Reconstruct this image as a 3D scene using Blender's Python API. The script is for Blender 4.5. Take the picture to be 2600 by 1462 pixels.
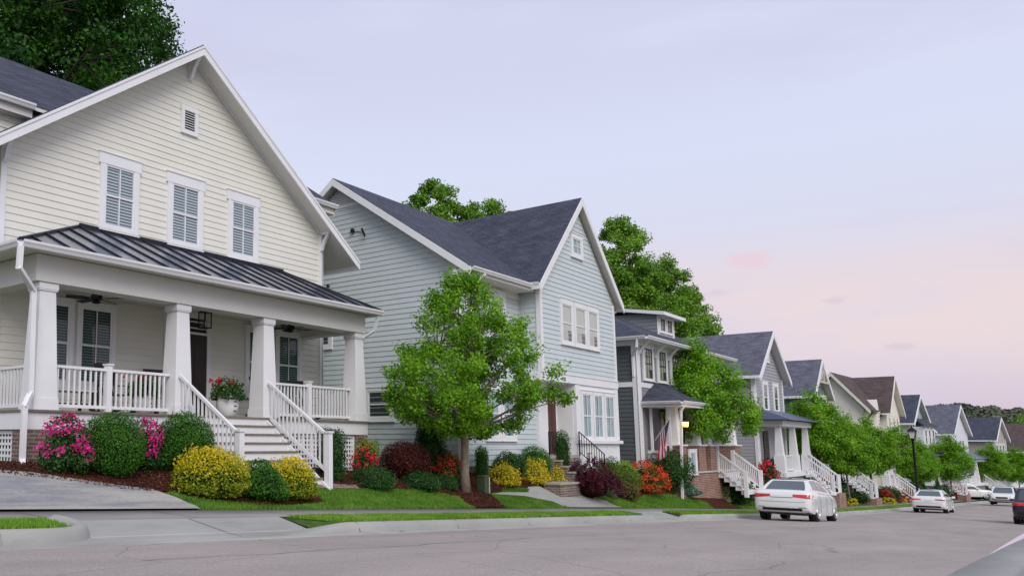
import bpy, bmesh, math, random
import numpy as np
from mathutils import Vector, Matrix
R = math.radians
SC = bpy.context.scene
COL = SC.collection
for o in list(bpy.data.objects): bpy.data.objects.remove(o)
rng = np.random.default_rng(7)
random.seed(7)

# ------------------------------------------------------------------ camera, sky, sun, exposure
# eye at the origin, X runs along the street away from us, Y into the lots, Z up (metres)
CR = ((0.682662, -0.730712, 0.005713), (0.097273, 0.083123, -0.991781), (0.724231, 0.677607, 0.127823))
cam = bpy.data.cameras.new("camera")
cam.sensor_fit = 'HORIZONTAL'; cam.sensor_width = 36.0
cam.lens = 36.0 * 2123.495 / 2600.0
cam.shift_x = (1300.0 - 685.239) / 2600.0
cam.shift_y = (847.065 - 731.0) / 2600.0
cam.clip_start = 0.1; cam.clip_end = 4000
camo = bpy.data.objects.new("camera", cam); COL.objects.link(camo)
_r, _d, _f = (Vector(v).normalized() for v in CR)
camo.matrix_world = Matrix(((_r.x, -_d.x, -_f.x, 0), (_r.y, -_d.y, -_f.y, 0), (_r.z, -_d.z, -_f.z, 0), (0, 0, 0, 1)))
SC.camera = camo

SUN_DIR = Vector((-0.45, -0.62, 0.62)).normalized()      # towards the sun: behind the viewer, veiled
SC.view_settings.view_transform = 'Standard'; SC.view_settings.look = 'None'
SC.view_settings.exposure = 0.18; SC.view_settings.gamma = 1.0

def build_world():
    w = bpy.data.worlds.new("World"); SC.world = w; w.use_nodes = True
    nt = w.node_tree; N = nt.nodes; L = nt.links
    for n in list(N): N.remove(n)
    out = N.new('ShaderNodeOutputWorld'); bg = N.new('ShaderNodeBackground')
    tc = N.new('ShaderNodeTexCoord'); sep = N.new('ShaderNodeSeparateXYZ')
    L.new(tc.outputs['Generated'], sep.inputs[0])
    ramp = N.new('ShaderNodeValToRGB'); e = ramp.color_ramp.elements
    L.new(sep.outputs['Z'], ramp.inputs[0])
    e[0].position = 0.0; e[0].color = (.585, .49, .62, 1)
    e[1].position = 1.0; e[1].color = (.50, .55, .78, 1)
    for p, c in ((.10, (.63, .555, .67)), (.19, (.67, .66, .79)), (.30, (.655, .70, .87)), (.40, (.62, .645, .82)), (.5, (.60, .615, .80))):
        k = e.new(p); k.color = (*c, 1)
    # warm blush low over the far end of the street
    def mapr(src, a, b, c=0., d=1.):
        m = N.new('ShaderNodeMapRange'); m.interpolation_type = 'SMOOTHSTEP'
        L.new(src, m.inputs[0]); m.inputs[1].default_value = a; m.inputs[2].default_value = b
        m.inputs[3].default_value = c; m.inputs[4].default_value = d
        return m.outputs[0]
    def math_(op, a, b):
        m = N.new('ShaderNodeMath'); m.operation = op
        for i, v in enumerate((a, b)):
            if isinstance(v, (int, float)): m.inputs[i].default_value = v
            else: L.new(v, m.inputs[i])
        return m.outputs[0]
    def mix(f, a, b):
        m = N.new('ShaderNodeMixRGB')
        if isinstance(f, (int, float)): m.inputs[0].default_value = f
        else: L.new(f, m.inputs[0])
        for i, v in ((1, a), (2, b)):
            if isinstance(v, tuple): m.inputs[i].default_value = (*v, 1)
            else: L.new(v, m.inputs[i])
        return m.outputs[0]
    def noise(scale, detail, sx, sy, sz, rough=.55):
        mp = N.new('ShaderNodeMapping'); mp.inputs['Scale'].default_value = (sx, sy, sz)
        mp.inputs['Rotation'].default_value = (0, .25, .3)
        L.new(tc.outputs['Generated'], mp.inputs[0])
        n = N.new('ShaderNodeTexNoise'); n.inputs['Scale'].default_value = scale; n.inputs['Detail'].default_value = detail
        n.inputs['Roughness'].default_value = rough
        L.new(mp.outputs[0], n.inputs['Vector']); return n.outputs['Fac']
    az = mapr(sep.outputs['X'], .74, .97)
    blush = math_('MULTIPLY', math_('MULTIPLY', mapr(sep.outputs['Z'], .235, .13), mapr(sep.outputs['Z'], .02, .12, .12, 1.)), az)
    nz = noise(2.2, 4, 1, 1, 3.5)
    c = mix(math_('MULTIPLY', blush, .9), ramp.outputs[0], (.80, .67, .68))
    streak = math_('MULTIPLY', mapr(nz, .47, .66), .55)
    c = mix(streak, c, (.60, .585, .78))
    nz2 = noise(3.1, 5, .8, .8, 4.5)
    c = mix(math_('MULTIPLY', mapr(nz2, .5, .72), .35), c, (.70, .73, .90))
    # one small pink cloud and a few grey wisps over the roofs
    def cloud(px, half, halfz, col, amt, sc):
        v = Vector(px).normalized()
        vs = N.new('ShaderNodeVectorMath'); vs.operation = 'SUBTRACT'; L.new(tc.outputs['Generated'], vs.inputs[0]); vs.inputs[1].default_value = v
        sc2 = N.new('ShaderNodeVectorMath'); sc2.operation = 'MULTIPLY'; L.new(vs.outputs[0], sc2.inputs[0]); sc2.inputs[1].default_value = (1 / half, 1 / half, 1 / halfz)
        ln = N.new('ShaderNodeVectorMath'); ln.operation = 'LENGTH'; L.new(sc2.outputs[0], ln.inputs[0])
        nn = noise(sc, 5, 1, 1, 2.2, .6)
        body = math_('SUBTRACT', math_('ADD', math_('SUBTRACT', 1., ln.outputs['Value']), math_('MULTIPLY', nn, 1.6)), .8)
        return math_('MULTIPLY', mapr(body, .05, .75), amt), col
    for args in (((.958, .215, .189), .030, .0105, (.78, .60, .68), .9, 30.), ((.955, .25, .158), .02, .006, (.60, .54, .66), .4, 40.),
                 ((.978, .15, .142), .018, .006, (.60, .52, .64), .4, 40.), ((.992, .105, .094), .02, .005, (.58, .49, .62), .4, 40.)):
        f, col = cloud(*args); c = mix(f, c, col)
    # faint clear-sky colour behind the veil
    sky = N.new('ShaderNodeTexSky'); sky.sky_type = 'NISHITA'; sky.sun_disc = False
    sky.sun_elevation = math.asin(SUN_DIR.z); sky.sun_rotation = math.atan2(SUN_DIR.x, SUN_DIR.y)
    m = N.new('ShaderNodeMixRGB'); m.blend_type = 'ADD'; m.inputs[0].default_value = .004
    L.new(c, m.inputs[1]); L.new(sky.outputs[0], m.inputs[2])
    L.new(m.outputs[0], bg.inputs[0]); bg.inputs[1].default_value = 0.92
    L.new(bg.outputs[0], out.inputs[0])
build_world()
sl = bpy.data.lights.new("sun", 'SUN'); sl.energy = 1.9; sl.angle = R(40); sl.color = (1.0, .96, .92)
so = bpy.data.objects.new("sun", sl); COL.objects.link(so)
so.rotation_euler = SUN_DIR.to_track_quat('Z', 'Y').to_euler()

# ------------------------------------------------------------------ materials
MATS = {}
def nodes(name):
    m = bpy.data.materials.new(name); m.use_nodes = True
    nt = m.node_tree; b = nt.nodes['Principled BSDF']
    return m, nt.nodes, nt.links, b
def mat(name, col, rough=.6, metal=0., var=.0, scale=6., bump=.0, bscale=None, spec=.4, col2=None, emit=None, coat=0., detail=4):
    if name in MATS: return MATS[name]
    m, N, L, b = nodes(name)
    b.inputs['Base Color'].default_value = (*col, 1); b.inputs['Roughness'].default_value = rough
    b.inputs['Metallic'].default_value = metal; b.inputs['Specular IOR Level'].default_value = spec
    if coat: b.inputs['Coat Weight'].default_value = coat; b.inputs['Coat Roughness'].default_value = .05
    if emit:
        b.inputs['Emission Color'].default_value = (*emit[:3], 1); b.inputs['Emission Strength'].default_value = emit[3]
    tc = N.new('ShaderNodeTexCoord')
    if var or col2:
        n = N.new('ShaderNodeTexNoise'); n.inputs['Scale'].default_value = scale; n.inputs['Detail'].default_value = detail
        n.inputs['Roughness'].default_value = .6
        L.new(tc.outputs['Object'], n.inputs['Vector'])
        r = N.new('ShaderNodeValToRGB'); L.new(n.outputs['Fac'], r.inputs[0])
        c2 = col2 or tuple(min(1, c * (1 + var)) for c in col); c1 = col if col2 else tuple(c * (1 - var) for c in col)
        r.color_ramp.elements[0].position = .32; r.color_ramp.elements[0].color = (*c1, 1)
        r.color_ramp.elements[1].position = .68; r.color_ramp.elements[1].color = (*c2, 1)
        L.new(r.outputs[0], b.inputs['Base Color'])
    if bump:
        n = N.new('ShaderNodeTexNoise'); n.inputs['Scale'].default_value = bscale or scale * 4; n.inputs['Detail'].default_value = 6
        L.new(tc.outputs['Object'], n.inputs['Vector'])
        bp = N.new('ShaderNodeBump'); bp.inputs['Strength'].default_value = bump; bp.inputs['Distance'].default_value = .02
        L.new(n.outputs['Fac'], bp.inputs['Height']); L.new(bp.outputs[0], b.inputs['Normal'])
    MATS[name] = m; return m
def mat_brick(name, c1, c2, mortar, bw, rh, ms, rough=.85, bump=.5, nvar=.35, off=.5):
    if name in MATS: return MATS[name]
    m, N, L, b = nodes(name)
    uv = N.new('ShaderNodeUVMap')
    br = N.new('ShaderNodeTexBrick'); br.offset = off
    br.inputs['Scale'].default_value = 1; br.inputs['Brick Width'].default_value = bw; br.inputs['Row Height'].default_value = rh
    br.inputs['Mortar Size'].default_value = ms; br.inputs['Mortar Smooth'].default_value = .3; br.inputs['Bias'].default_value = 0
    br.inputs['Color1'].default_value = (*c1, 1); br.inputs['Color2'].default_value = (*c2, 1); br.inputs['Mortar'].default_value = (*mortar, 1)
    L.new(uv.outputs[0], br.inputs['Vector'])
    n = N.new('ShaderNodeTexNoise'); n.inputs['Scale'].default_value = 1.7; n.inputs['Detail'].default_value = 5; L.new(uv.outputs[0], n.inputs['Vector'])
    n2 = N.new('ShaderNodeTexNoise'); n2.inputs['Scale'].default_value = 45; n2.inputs['Detail'].default_value = 2; L.new(uv.outputs[0], n2.inputs['Vector'])
    mx = N.new('ShaderNodeMath'); mx.operation = 'ADD'; L.new(n.outputs['Fac'], mx.inputs[0]); L.new(n2.outputs['Fac'], mx.inputs[1])
    mr = N.new('ShaderNodeMapRange'); mr.inputs[1].default_value = .7; mr.inputs[2].default_value = 1.3
    mr.inputs[3].default_value = 1 - nvar; mr.inputs[4].default_value = 1 + nvar; L.new(mx.outputs[0], mr.inputs[0])
    mul = N.new('ShaderNodeMixRGB'); mul.blend_type = 'MULTIPLY'; mul.inputs[0].default_value = 1
    L.new(br.outputs['Color'], mul.inputs[1]); L.new(mr.outputs[0], mul.inputs[2]); L.new(mul.outputs[0], b.inputs['Base Color'])
    bp = N.new('ShaderNodeBump'); bp.inputs['Strength'].default_value = bump; bp.inputs['Distance'].default_value = .01; bp.invert = True
    L.new(br.outputs['Fac'], bp.inputs['Height']); L.new(bp.outputs[0], b.inputs['Normal'])
    b.inputs['Roughness'].default_value = rough; b.inputs['Specular IOR Level'].default_value = .25
    MATS[name] = m; return m
def mat_leaf(name, cols, trans=.25, rough=.55, big=1.2):
    if name in MATS: return MATS[name]
    m, N, L, b = nodes(name)
    g = N.new('ShaderNodeNewGeometry'); r = N.new('ShaderNodeValToRGB'); r.color_ramp.interpolation = 'LINEAR'
    tc = N.new('ShaderNodeTexCoord'); n = N.new('ShaderNodeTexNoise'); n.inputs['Scale'].default_value = big; n.inputs['Detail'].default_value = 2
    L.new(tc.outputs['Object'], n.inputs['Vector'])
    mm = N.new('ShaderNodeMath'); mm.operation = 'MULTIPLY_ADD'; mm.inputs[1].default_value = .62
    L.new(g.outputs['Random Per Island'], mm.inputs[0])
    m2 = N.new('ShaderNodeMath'); m2.operation = 'MULTIPLY_ADD'; m2.inputs[1].default_value = 1.1; m2.inputs[2].default_value = -.36
    L.new(n.outputs['Fac'], m2.inputs[0]); L.new(m2.outputs[0], mm.inputs[2]); L.new(mm.outputs[0], r.inputs[0])
    el = r.color_ramp.elements
    el[0].position = 0; el[0].color = (*cols[0], 1); el[1].position = 1; el[1].color = (*cols[-1], 1)
    for i, c in enumerate(cols[1:-1]):
        k = el.new((i + 1) / (len(cols) - 1)); k.color = (*c, 1)
    L.new(r.outputs[0], b.inputs['Base Color']); b.inputs['Roughness'].default_value = rough; b.inputs['Specular IOR Level'].default_value = .25
    if trans:
        t = N.new('ShaderNodeBsdfTranslucent'); mx = N.new('ShaderNodeMixShader'); mx.inputs[0].default_value = trans
        L.new(r.outputs[0], t.inputs[0]); L.new(b.outputs[0], mx.inputs[1]); L.new(t.outputs[0], mx.inputs[2])
        L.new(mx.outputs[0], N['Material Output'].inputs[0])
    MATS[name] = m; return m
def mat_glass(name, tint=(.9, .95, .95), refl=.12, rough=.02):
    """window glass: clear pane with a sky sheen"""
    if name in MATS: return MATS[name]
    m, N, L, b = nodes(name)
    t = N.new('ShaderNodeBsdfTransparent'); t.inputs[0].default_value = (*tint, 1)
    gl = N.new('ShaderNodeBsdfGlossy'); gl.inputs['Roughness'].default_value = rough
    f = N.new('ShaderNodeLayerWeight'); pw = N.new('ShaderNodeMath'); pw.operation = 'POWER'; pw.inputs[1].default_value = 4.; L.new(f.outputs['Facing'], pw.inputs[0])
    ad = N.new('ShaderNodeMath'); ad.operation = 'ADD'; ad.use_clamp = True; ad.inputs[1].default_value = refl; L.new(pw.outputs[0], ad.inputs[0])
    mx = N.new('ShaderNodeMixShader'); L.new(ad.outputs[0], mx.inputs[0]); L.new(t.outputs[0], mx.inputs[1]); L.new(gl.outputs[0], mx.inputs[2])
    L.new(mx.outputs[0], N['Material Output'].inputs[0])
    MATS[name] = m; return m

WHITE = mat('white_paint', (.76, .76, .755), .5, var=.03, scale=1.5)
CREAM = mat('cream_paint', (.73, .715, .63), .6, var=.03, scale=1.2)
BLUE = mat('pale_blue_paint', (.55, .605, .605), .6, var=.03, scale=1.2)
SOFFIT = mat('soffit_paint', (.68, .655, .60), .6)
SHINGLE = mat_brick('slate_shingle', (.050, .056, .078), (.078, .085, .115), (.028, .03, .042), .32, .14, .012, .9, .5, .3)
SHINGLE_B = mat_brick('brown_shingle', (.085, .062, .058), (.12, .09, .085), (.05, .038, .036), .32, .14, .012, .9, .5, .3)
SHINGLE_G = mat_brick('grey_shingle', (.10, .105, .135), (.15, .155, .19), (.06, .062, .08), .32, .14, .012, .9, .5, .3)
METALROOF = mat('dark_metal_roof', (.32, .34, .43), .25, .92, var=.12, scale=.5)
METALSEAM = mat('dark_metal_seam', (.012, .014, .022), .5, .2)
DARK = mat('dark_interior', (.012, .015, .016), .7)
GLASS = mat_glass('window_glass')
GLASSD = mat_glass('porch_window_glass', (.8, .9, .86), .05)
SLAT = mat('shutter_slat', (.50, .53, .56), .5)
SLAT_SHADED = mat('shaded_slat', (.17, .22, .21), .5)  # darker copy of the shutter slats, porch shade put into the colour
SHADE = mat('roller_shade', (.62, .60, .52), .7)
CURT = mat('curtain_cloth', (.36, .53, .52), .8, col2=(.20, .36, .36), scale=3)
CURTW = mat('pale_curtain', (.60, .58, .50), .8, col2=(.5, .46, .36), scale=3)
BRICKD = mat_brick('brown_brick', (.20, .135, .105), (.13, .085, .07), (.30, .27, .23), .215, .075, .011, .9, .4, .3)
BRICKR = mat_brick('red_brick', (.30, .135, .09), (.20, .085, .06), (.40, .34, .29), .215, .075, .011, .9, .4, .3)
DECK = mat('deck_board', (.20, .165, .13), .7, var=.15, scale=5)
BLACK = mat('black_metal', (.012, .012, .013), .45, .3)
BLACKF = mat('black_furniture', (.02, .02, .024), .5)
WOODRED = mat('dark_red_wood', (.085, .022, .012), .45, var=.3, scale=8)
WOODDK = mat('espresso_wood', (.022, .010, .008), .4, var=.2, scale=8)
ASPHALT = None

# ------------------------------------------------------------------ object helpers
ORG = {}
def thing(name, label, cat, loc=(0, 0, 0), rz=0., group=None, rot=None):
    o = bpy.data.objects.new(name, None); COL.objects.link(o)
    o.empty_display_size = .2
    o.location = loc; o.rotation_euler = rot or (0, 0, rz)
    o['label'] = label; o['category'] = cat
    if group: o['group'] = group
    ORG[o.name] = loc
    return o
def tag(o, label, cat, group=None):
    o['label'] = label; o['category'] = cat
    if group: o['group'] = group
    return o
def root_loc(p):
    while p is not None and p.parent is not None: p = p.parent
    return ORG.get(p.name, (0, 0, 0)) if p is not None else (0, 0, 0)
def add_uv(me):
    nl = len(me.loops)
    if not nl: return
    co = np.empty(len(me.vertices) * 3, np.float32); me.vertices.foreach_get('co', co); co = co.reshape(-1, 3)
    npoly = len(me.polygons)
    nr = np.empty(npoly * 3, np.float32); me.polygons.foreach_get('normal', nr); nr = nr.reshape(-1, 3)
    lt = np.empty(npoly, np.int32); me.polygons.foreach_get('loop_total', lt)
    li = np.empty(nl, np.int32); me.loops.foreach_get('vertex_index', li)
    t = np.stack([-nr[:, 1], nr[:, 0], np.zeros(npoly)], 1); ln = np.linalg.norm(t, axis=1)
    t[ln < 1e-3] = (1, 0, 0); ln[ln < 1e-3] = 1; t /= ln[:, None]
    b = np.cross(nr, t)
    pi = np.repeat(np.arange(npoly), lt); P = co[li]
    uv = np.stack([(P * t[pi]).sum(1), (P * b[pi]).sum(1)], 1).astype(np.float32)
    me.uv_layers.new(name='UVMap').data.foreach_set('uv', uv.ravel())
class MB:
    def __init__(s): s.v = []; s.f = []
    def add(s, vs, fs):
        o = len(s.v); s.v.extend([tuple(p) for p in vs]); s.f.extend([tuple(i + o for i in f) for f in fs]); return s
    def hexa(s, p):   # p: bottom 4 (ccw), top 4
        return s.add(p, [(3, 2, 1, 0), (4, 5, 6, 7), (0, 1, 5, 4), (1, 2, 6, 5), (2, 3, 7, 6), (3, 0, 4, 7)])
    def box(s, x0, x1, y0, y1, z0, z1):
        return s.hexa([(x0, y0, z0), (x1, y0, z0), (x1, y1, z0), (x0, y1, z0), (x0, y0, z1), (x1, y0, z1), (x1, y1, z1), (x0, y1, z1)])
    def taper(s, cx, cy, z0, z1, a0, a1, b0=None, b1=None):
        b0 = a0 if b0 is None else b0; b1 = a1 if b1 is None else b1
        q = lambda a, b, z: [(cx - a, cy - b, z), (cx + a, cy - b, z), (cx + a, cy + b, z), (cx - a, cy + b, z)]
        return s.hexa(q(a0, b0, z0) + q(a1, b1, z1))
    def poly(s, pts): return s.add(pts, [tuple(range(len(pts)))])
    def prism(s, pts, d):
        n = len(pts); d = Vector(d); top = [Vector(p) for p in pts]; bot = [p + d for p in top]
        nrm = Vector((0, 0, 0))
        for i in range(n): nrm += top[i].cross(top[(i + 1) % n])
        fs = [tuple(range(n)), tuple(range(2 * n - 1, n - 1, -1))] + [(i, n + i, n + (i + 1) % n, (i + 1) % n) for i in range(n)]
        if nrm.dot(d) > 0: fs = [f[::-1] for f in fs]
        return s.add(top + bot, fs)
    def beam(s, A, B, n, t, h, up=(0, 0, 1)):
        """board from A to B (its top back edge), thickness t along n, height h downwards"""
        A, B, n, up = Vector(A), Vector(B), Vector(n), Vector(up)
        return s.hexa_fix([A - up * h, B - up * h, B - up * h + n * t, A - up * h + n * t, A, B, B + n * t, A + n * t])
    def hexa_fix(s, p):
        p = [Vector(q) for q in p]
        if (p[1] - p[0]).cross(p[3] - p[0]).dot(p[4] - p[0]) < 0: p = [p[0], p[3], p[2], p[1], p[4], p[7], p[6], p[5]]
        return s.hexa(p)
    def bar(s, A, B, w, h=None):
        """square bar along A-B"""
        A, B = Vector(A), Vector(B); h = w if h is None else h
        d = (B - A).normalized(); ref = Vector((0, 0, 1)) if abs(d.z) < .95 else Vector((0, 1, 0))
        u = d.cross(ref).normalized() * w / 2; v = u.cross(d).normalized() * h / 2
        return s.hexa_fix([A - u - v, A + u - v, A + u + v, A - u + v, B - u - v, B + u - v, B + u + v, B - u + v])
    def tube(s, path, rad, n=8, cap=True):
        path = [Vector(p) for p in path]; k = len(path); rs = rad if isinstance(rad, (list, tuple)) else [rad] * k
        vs = []; fs = []; u = None
        for i, p in enumerate(path):
            d = (path[min(i + 1, k - 1)] - path[max(i - 1, 0)]).normalized()
            if u is None: u = d.cross(Vector((0, 0, 1)) if abs(d.z) < .9 else Vector((1, 0, 0))).normalized()
            else: u = (u - d * u.dot(d)).normalized()
            w = d.cross(u)
            for j in range(n):
                a = 2 * math.pi * j / n; vs.append(p + (u * math.cos(a) + w * math.sin(a)) * rs[i])
        for i in range(k - 1):
            for j in range(n):
                a = i * n + j; b = i * n + (j + 1) % n; fs.append((a, b, b + n, a + n))
        if cap: fs += [tuple(range(n - 1, -1, -1)), tuple(range((k - 1) * n, k * n))]
        return s.add(vs, fs)
    def lathe(s, c, prof, n=20):
        """prof: list of (r, z)"""
        c = Vector(c); vs = []; fs = []
        for r, z in prof:
            for j in range(n):
                a = 2 * math.pi * j / n; vs.append((c.x + r * math.cos(a), c.y + r * math.sin(a), c.z + z))
        k = len(prof)
        for i in range(k - 1):
            for j in range(n):
                a = i * n + j; b = i * n + (j + 1) % n; fs.append((a, b, b + n, a + n))
        fs += [tuple(range(n - 1, -1, -1)), tuple(range((k - 1) * n, k * n))]
        return s.add(vs, fs)
    def build(s, name, m, parent=None, smooth=False, bevel=0., kind=None, uv=True):
        me = bpy.data.meshes.new(name); L = root_loc(parent)
        me.from_pydata([(p[0] - L[0], p[1] - L[1], p[2] - L[2]) for p in s.v], [], s.f); me.update()
        if uv: add_uv(me)
        for k in (m if isinstance(m, (list, tuple)) else [m]): me.materials.append(k)
        o = bpy.data.objects.new(name, me); COL.objects.link(o)
        if parent is not None: o.parent = parent
        if smooth: me.polygons.foreach_set('use_smooth', [True] * len(me.polygons))
        if bevel:
            b = o.modifiers.new('bevel', 'BEVEL'); b.width = bevel; b.segments = 2; b.limit_method = 'ANGLE'; b.angle_limit = R(40)
        if kind: o['kind'] = kind
        return o
def children_map():
    d = {}
    for o in bpy.data.objects:
        if o.parent: d.setdefault(o.parent.name, []).append(o)
    return d
def copy_tree(o, parent=None, kids=None):
    kids = kids if kids is not None else children_map()
    c = o.copy(); COL.objects.link(c)
    if parent is not None: c.parent = parent
    for ch in kids.get(o.name, []): copy_tree(ch, c, kids)
    return c
def place(src, label, loc, rz=0., scale=1., group=None, used=set()):
    """first call moves the source itself, later calls copy it"""
    if src.name in used: o = copy_tree(src)
    else: used.add(src.name); o = src
    o.location = loc; o.rotation_euler = (0, 0, rz)
    o.scale = scale if isinstance(scale, (tuple, list)) else (scale,) * 3
    o['label'] = label
    if group: o['group'] = group
    return o

def clip(poly, axis, val, keep_above):
    out = []
    for i in range(len(poly)):
        a, b = poly[i], poly[(i + 1) % len(poly)]
        ia = (a[axis] >= val) == keep_above; ib = (b[axis] >= val) == keep_above
        if ia: out.append(a)
        if ia != ib:
            t = (val - a[axis]) / (b[axis] - a[axis]); out.append((a[0] + t * (b[0] - a[0]), a[1] + t * (b[1] - a[1])))
    return out
class Plane:
    """vertical wall plane: origin P0, along u, outward normal n"""
    def __init__(s, P0, u, n): s.P = Vector(P0); s.u = Vector(u); s.n = Vector(n)
    def pt(s, u, z, o=0.): v = s.P + s.u * u + s.n * o; return Vector((v.x, v.y, z))
    def box(s, mb, u0, u1, z0, z1, o0, o1):
        return mb.hexa_fix([s.pt(u0, z0, o0), s.pt(u1, z0, o0), s.pt(u1, z0, o1), s.pt(u0, z0, o1), s.pt(u0, z1, o0), s.pt(u1, z1, o0), s.pt(u1, z1, o1), s.pt(u0, z1, o1)])
    def siding(s, mb, poly, e=.17, lap=.018, z0=None):
        """lapped boards clipped to a convex outline"""
        zs = [p[1] for p in poly]; z = min(zs) if z0 is None else z0
        while z < max(zs):
            q = clip(clip(poly, 1, z, True), 1, z + e, False)
            if len(q) >= 3:
                pts = [s.pt(a, b, lap * (1 - (b - z) / e)) for a, b in q]
                nn = Vector((0, 0, 0))
                for i in range(len(pts)): nn += (pts[i]).cross(pts[(i + 1) % len(pts)])
                if nn.dot(s.n) < 0: pts = pts[::-1]
                mb.poly(pts)
                lo = [a for a, b in q if abs(b - z) < 1e-6]
                if len(lo) >= 2:
                    a, b = min(lo), max(lo); f = [s.pt(a, z, 0), s.pt(b, z, 0), s.pt(b, z, lap), s.pt(a, z, lap)]
                    if (f[1] - f[0]).cross(f[2] - f[1]).z > 0: f = f[::-1]
                    mb.poly(f)
            z += e
        return mb
def FY(y): return Plane((0, y, 0), (1, 0, 0), (0, -1, 0))      # front wall (faces the street)
def FX(x): return Plane((x, 0, 0), (0, 1, 0), (-1, 0, 0))      # left side wall

def window(root, pl, u0, u1, z0, z1, style='shutter', trim=.13, head=.2, sill=.12, cols=2, rows=1, sash='double', ear=.0, tm=None, o=.022, fm=None, name='window', glass=None, back=None):
    """framed window on plane pl; u0..z1 is the glazed opening. window > pane, sash, shutter"""
    tm = tm or WHITE; fm = fm or tm
    f = MB()
    pl.box(f, u0 - trim, u0, z0 - sill, z1, o - .02, o + .045); pl.box(f, u1, u1 + trim, z0 - sill, z1, o - .02, o + .045)
    pl.box(f, u0 - trim - ear, u1 + trim + ear, z1, z1 + head, o - .02, o + .052)
    pl.box(f, u0, u1, z0 - sill, z0, o - .02, o + .045)
    pl.box(f, u0 - trim - ear - .02, u1 + trim + ear + .02, z1 + head, z1 + head + .025, o - .02, o + .075)
    pl.box(f, u0 - trim - .02, u1 + trim + .02, z0 - sill - .03, z0 - sill, o - .02, o + .07)
    w = f.build(name, tm, root)
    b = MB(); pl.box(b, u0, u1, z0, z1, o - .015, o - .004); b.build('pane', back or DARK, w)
    s = MB(); zm = (z0 + z1) / 2; fw = .045
    def rect(a0, a1, b0, b1, o0, o1):
        pl.box(s, a0, a0 + fw, b0, b1, o0, o1); pl.box(s, a1 - fw, a1, b0, b1, o0, o1)
        pl.box(s, a0 + fw, a1 - fw, b0, b0 + fw, o0, o1); pl.box(s, a0 + fw, a1 - fw, b1 - fw, b1, o0, o1)
        for i in range(1, cols):
            c = a0 + (a1 - a0) * i / cols; pl.box(s, c - .012, c + .012, b0 + fw, b1 - fw, o0 + .002, o1 - .002)
    if sash == 'double':
        rect(u0, u1, zm - .02, z1, o + .012, o + .034); rect(u0, u1, z0, zm + .02, o + .004, o + .026)
        for i in range(1, rows):
            c = zm + (z1 - zm) * i / rows; pl.box(s, u0 + fw, u1 - fw, c - .011, c + .011, o + .015, o + .031)
    else:
        rect(u0, u1, z0, z1, o + .008, o + .032)
        for i in range(1, rows):
            c = z0 + (z1 - z0) * i / rows; pl.box(s, u0 + fw, u1 - fw, c - .011, c + .011, o + .011, o + .029)
    s.build('sash', fm, w)
    g = MB(); g.poly([pl.pt(u0 + .03, z0 + .03, o + .009), pl.pt(u1 - .03, z0 + .03, o + .009), pl.pt(u1 - .03, z1 - .03, o + .009), pl.pt(u0 + .03, z1 - .03, o + .009)]); g.build('pane', glass or GLASS, w)
    if style in ('shutter', 'blind'):
        h = MB(); z = z0 + .05; dz = .075 if style == 'shutter' else .065; um = (u0 + u1) / 2
        while z < z1 - .06:
            for a, b_ in ((u0 + .05, um - .03), (um + .03, u1 - .05)):
                h.add([pl.pt(a, z, o + .005), pl.pt(b_, z, o + .005), pl.pt(b_, z + dz * .62, o - .003), pl.pt(a, z + dz * .62, o - .003)], [(0, 1, 2, 3)])
            z += dz
        if style == 'shutter':
            for a in (u0 + .03, um - .03, u1 - .05): pl.box(h, a, a + .03, z0 + .03, z1 - .03, o - .003, o + .006)
        h.build('shutter' if style == 'shutter' else 'blind', SLAT if style == 'shutter' else SLAT_SHADED, w)
    elif style in ('curtain', 'pale'):
        h = MB(); n = 14
        for a, b_ in ((u0 + .03, u0 + (u1 - u0) * .44), (u0 + (u1 - u0) * .56, u1 - .03)):
            pts = [(a + (b_ - a) * i / n, o + .002 + .003 * math.sin(i * 2.1)) for i in range(n + 1)]
            vs = [pl.pt(q, z0 + .03, d) for q, d in pts] + [pl.pt(q, z1 - .03, d) for q, d in pts]
            h.add(vs, [(i, i + 1, n + 2 + i, n + 1 + i) for i in range(n)])
        h.build('curtain', CURT if style == 'curtain' else CURTW, w)
    elif style == 'shade':
        h = MB(); pl.box(h, u0 + .04, u1 - .04, zm - .25, z1 - .04, o - .003, o + .003); h.build('roller_shade', SHADE, w)
        h = MB(); pl.box(h, u0 + .04, u0 + (u1 - u0) * .62, z0 + .04, zm - .25, o - .003, o + .003); h.build('curtain', CURTW, w)
    return w
def slab(root, name, pts, th, m, sm=SOFFIT, sth=.12):
    """roof slope: shingle skin over a painted soffit; pts is the top outline"""
    r = MB().prism(pts, (0, 0, -th)).build(name, m, root)
    if sm is not None: MB().prism([Vector(p) - Vector((0, 0, th)) for p in pts], (0, 0, -sth)).build('soffit', sm, r)
    return r
def railing(root, A, B, h=.87, step=.125, post=(), bottom=.1, name='railing', m=None, bal=.035):
    """balustrade from A to B (points on the floor line)"""
    m = m or WHITE; A, B = Vector(A), Vector(B); r = MB(); up = Vector((0, 0, 1))
    r.bar(A + up * h, B + up * h, .075, .055); r.bar(A + up * bottom, B + up * bottom, .05, .065)
    L = (B - A).length; n = max(2, int(L / step))
    for i in range(1, n):
        p = A.lerp(B, i / n); r.bar(p + up * bottom, p + up * (h - .02), bal)
    for t in post:
        p = A.lerp(B, t); r.bar(p - up * .02, p + up * (h + .1), .13); r.bar(p + up * (h + .1), p + up * (h + .13), .17)
    return r.build(name, m, root)
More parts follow.
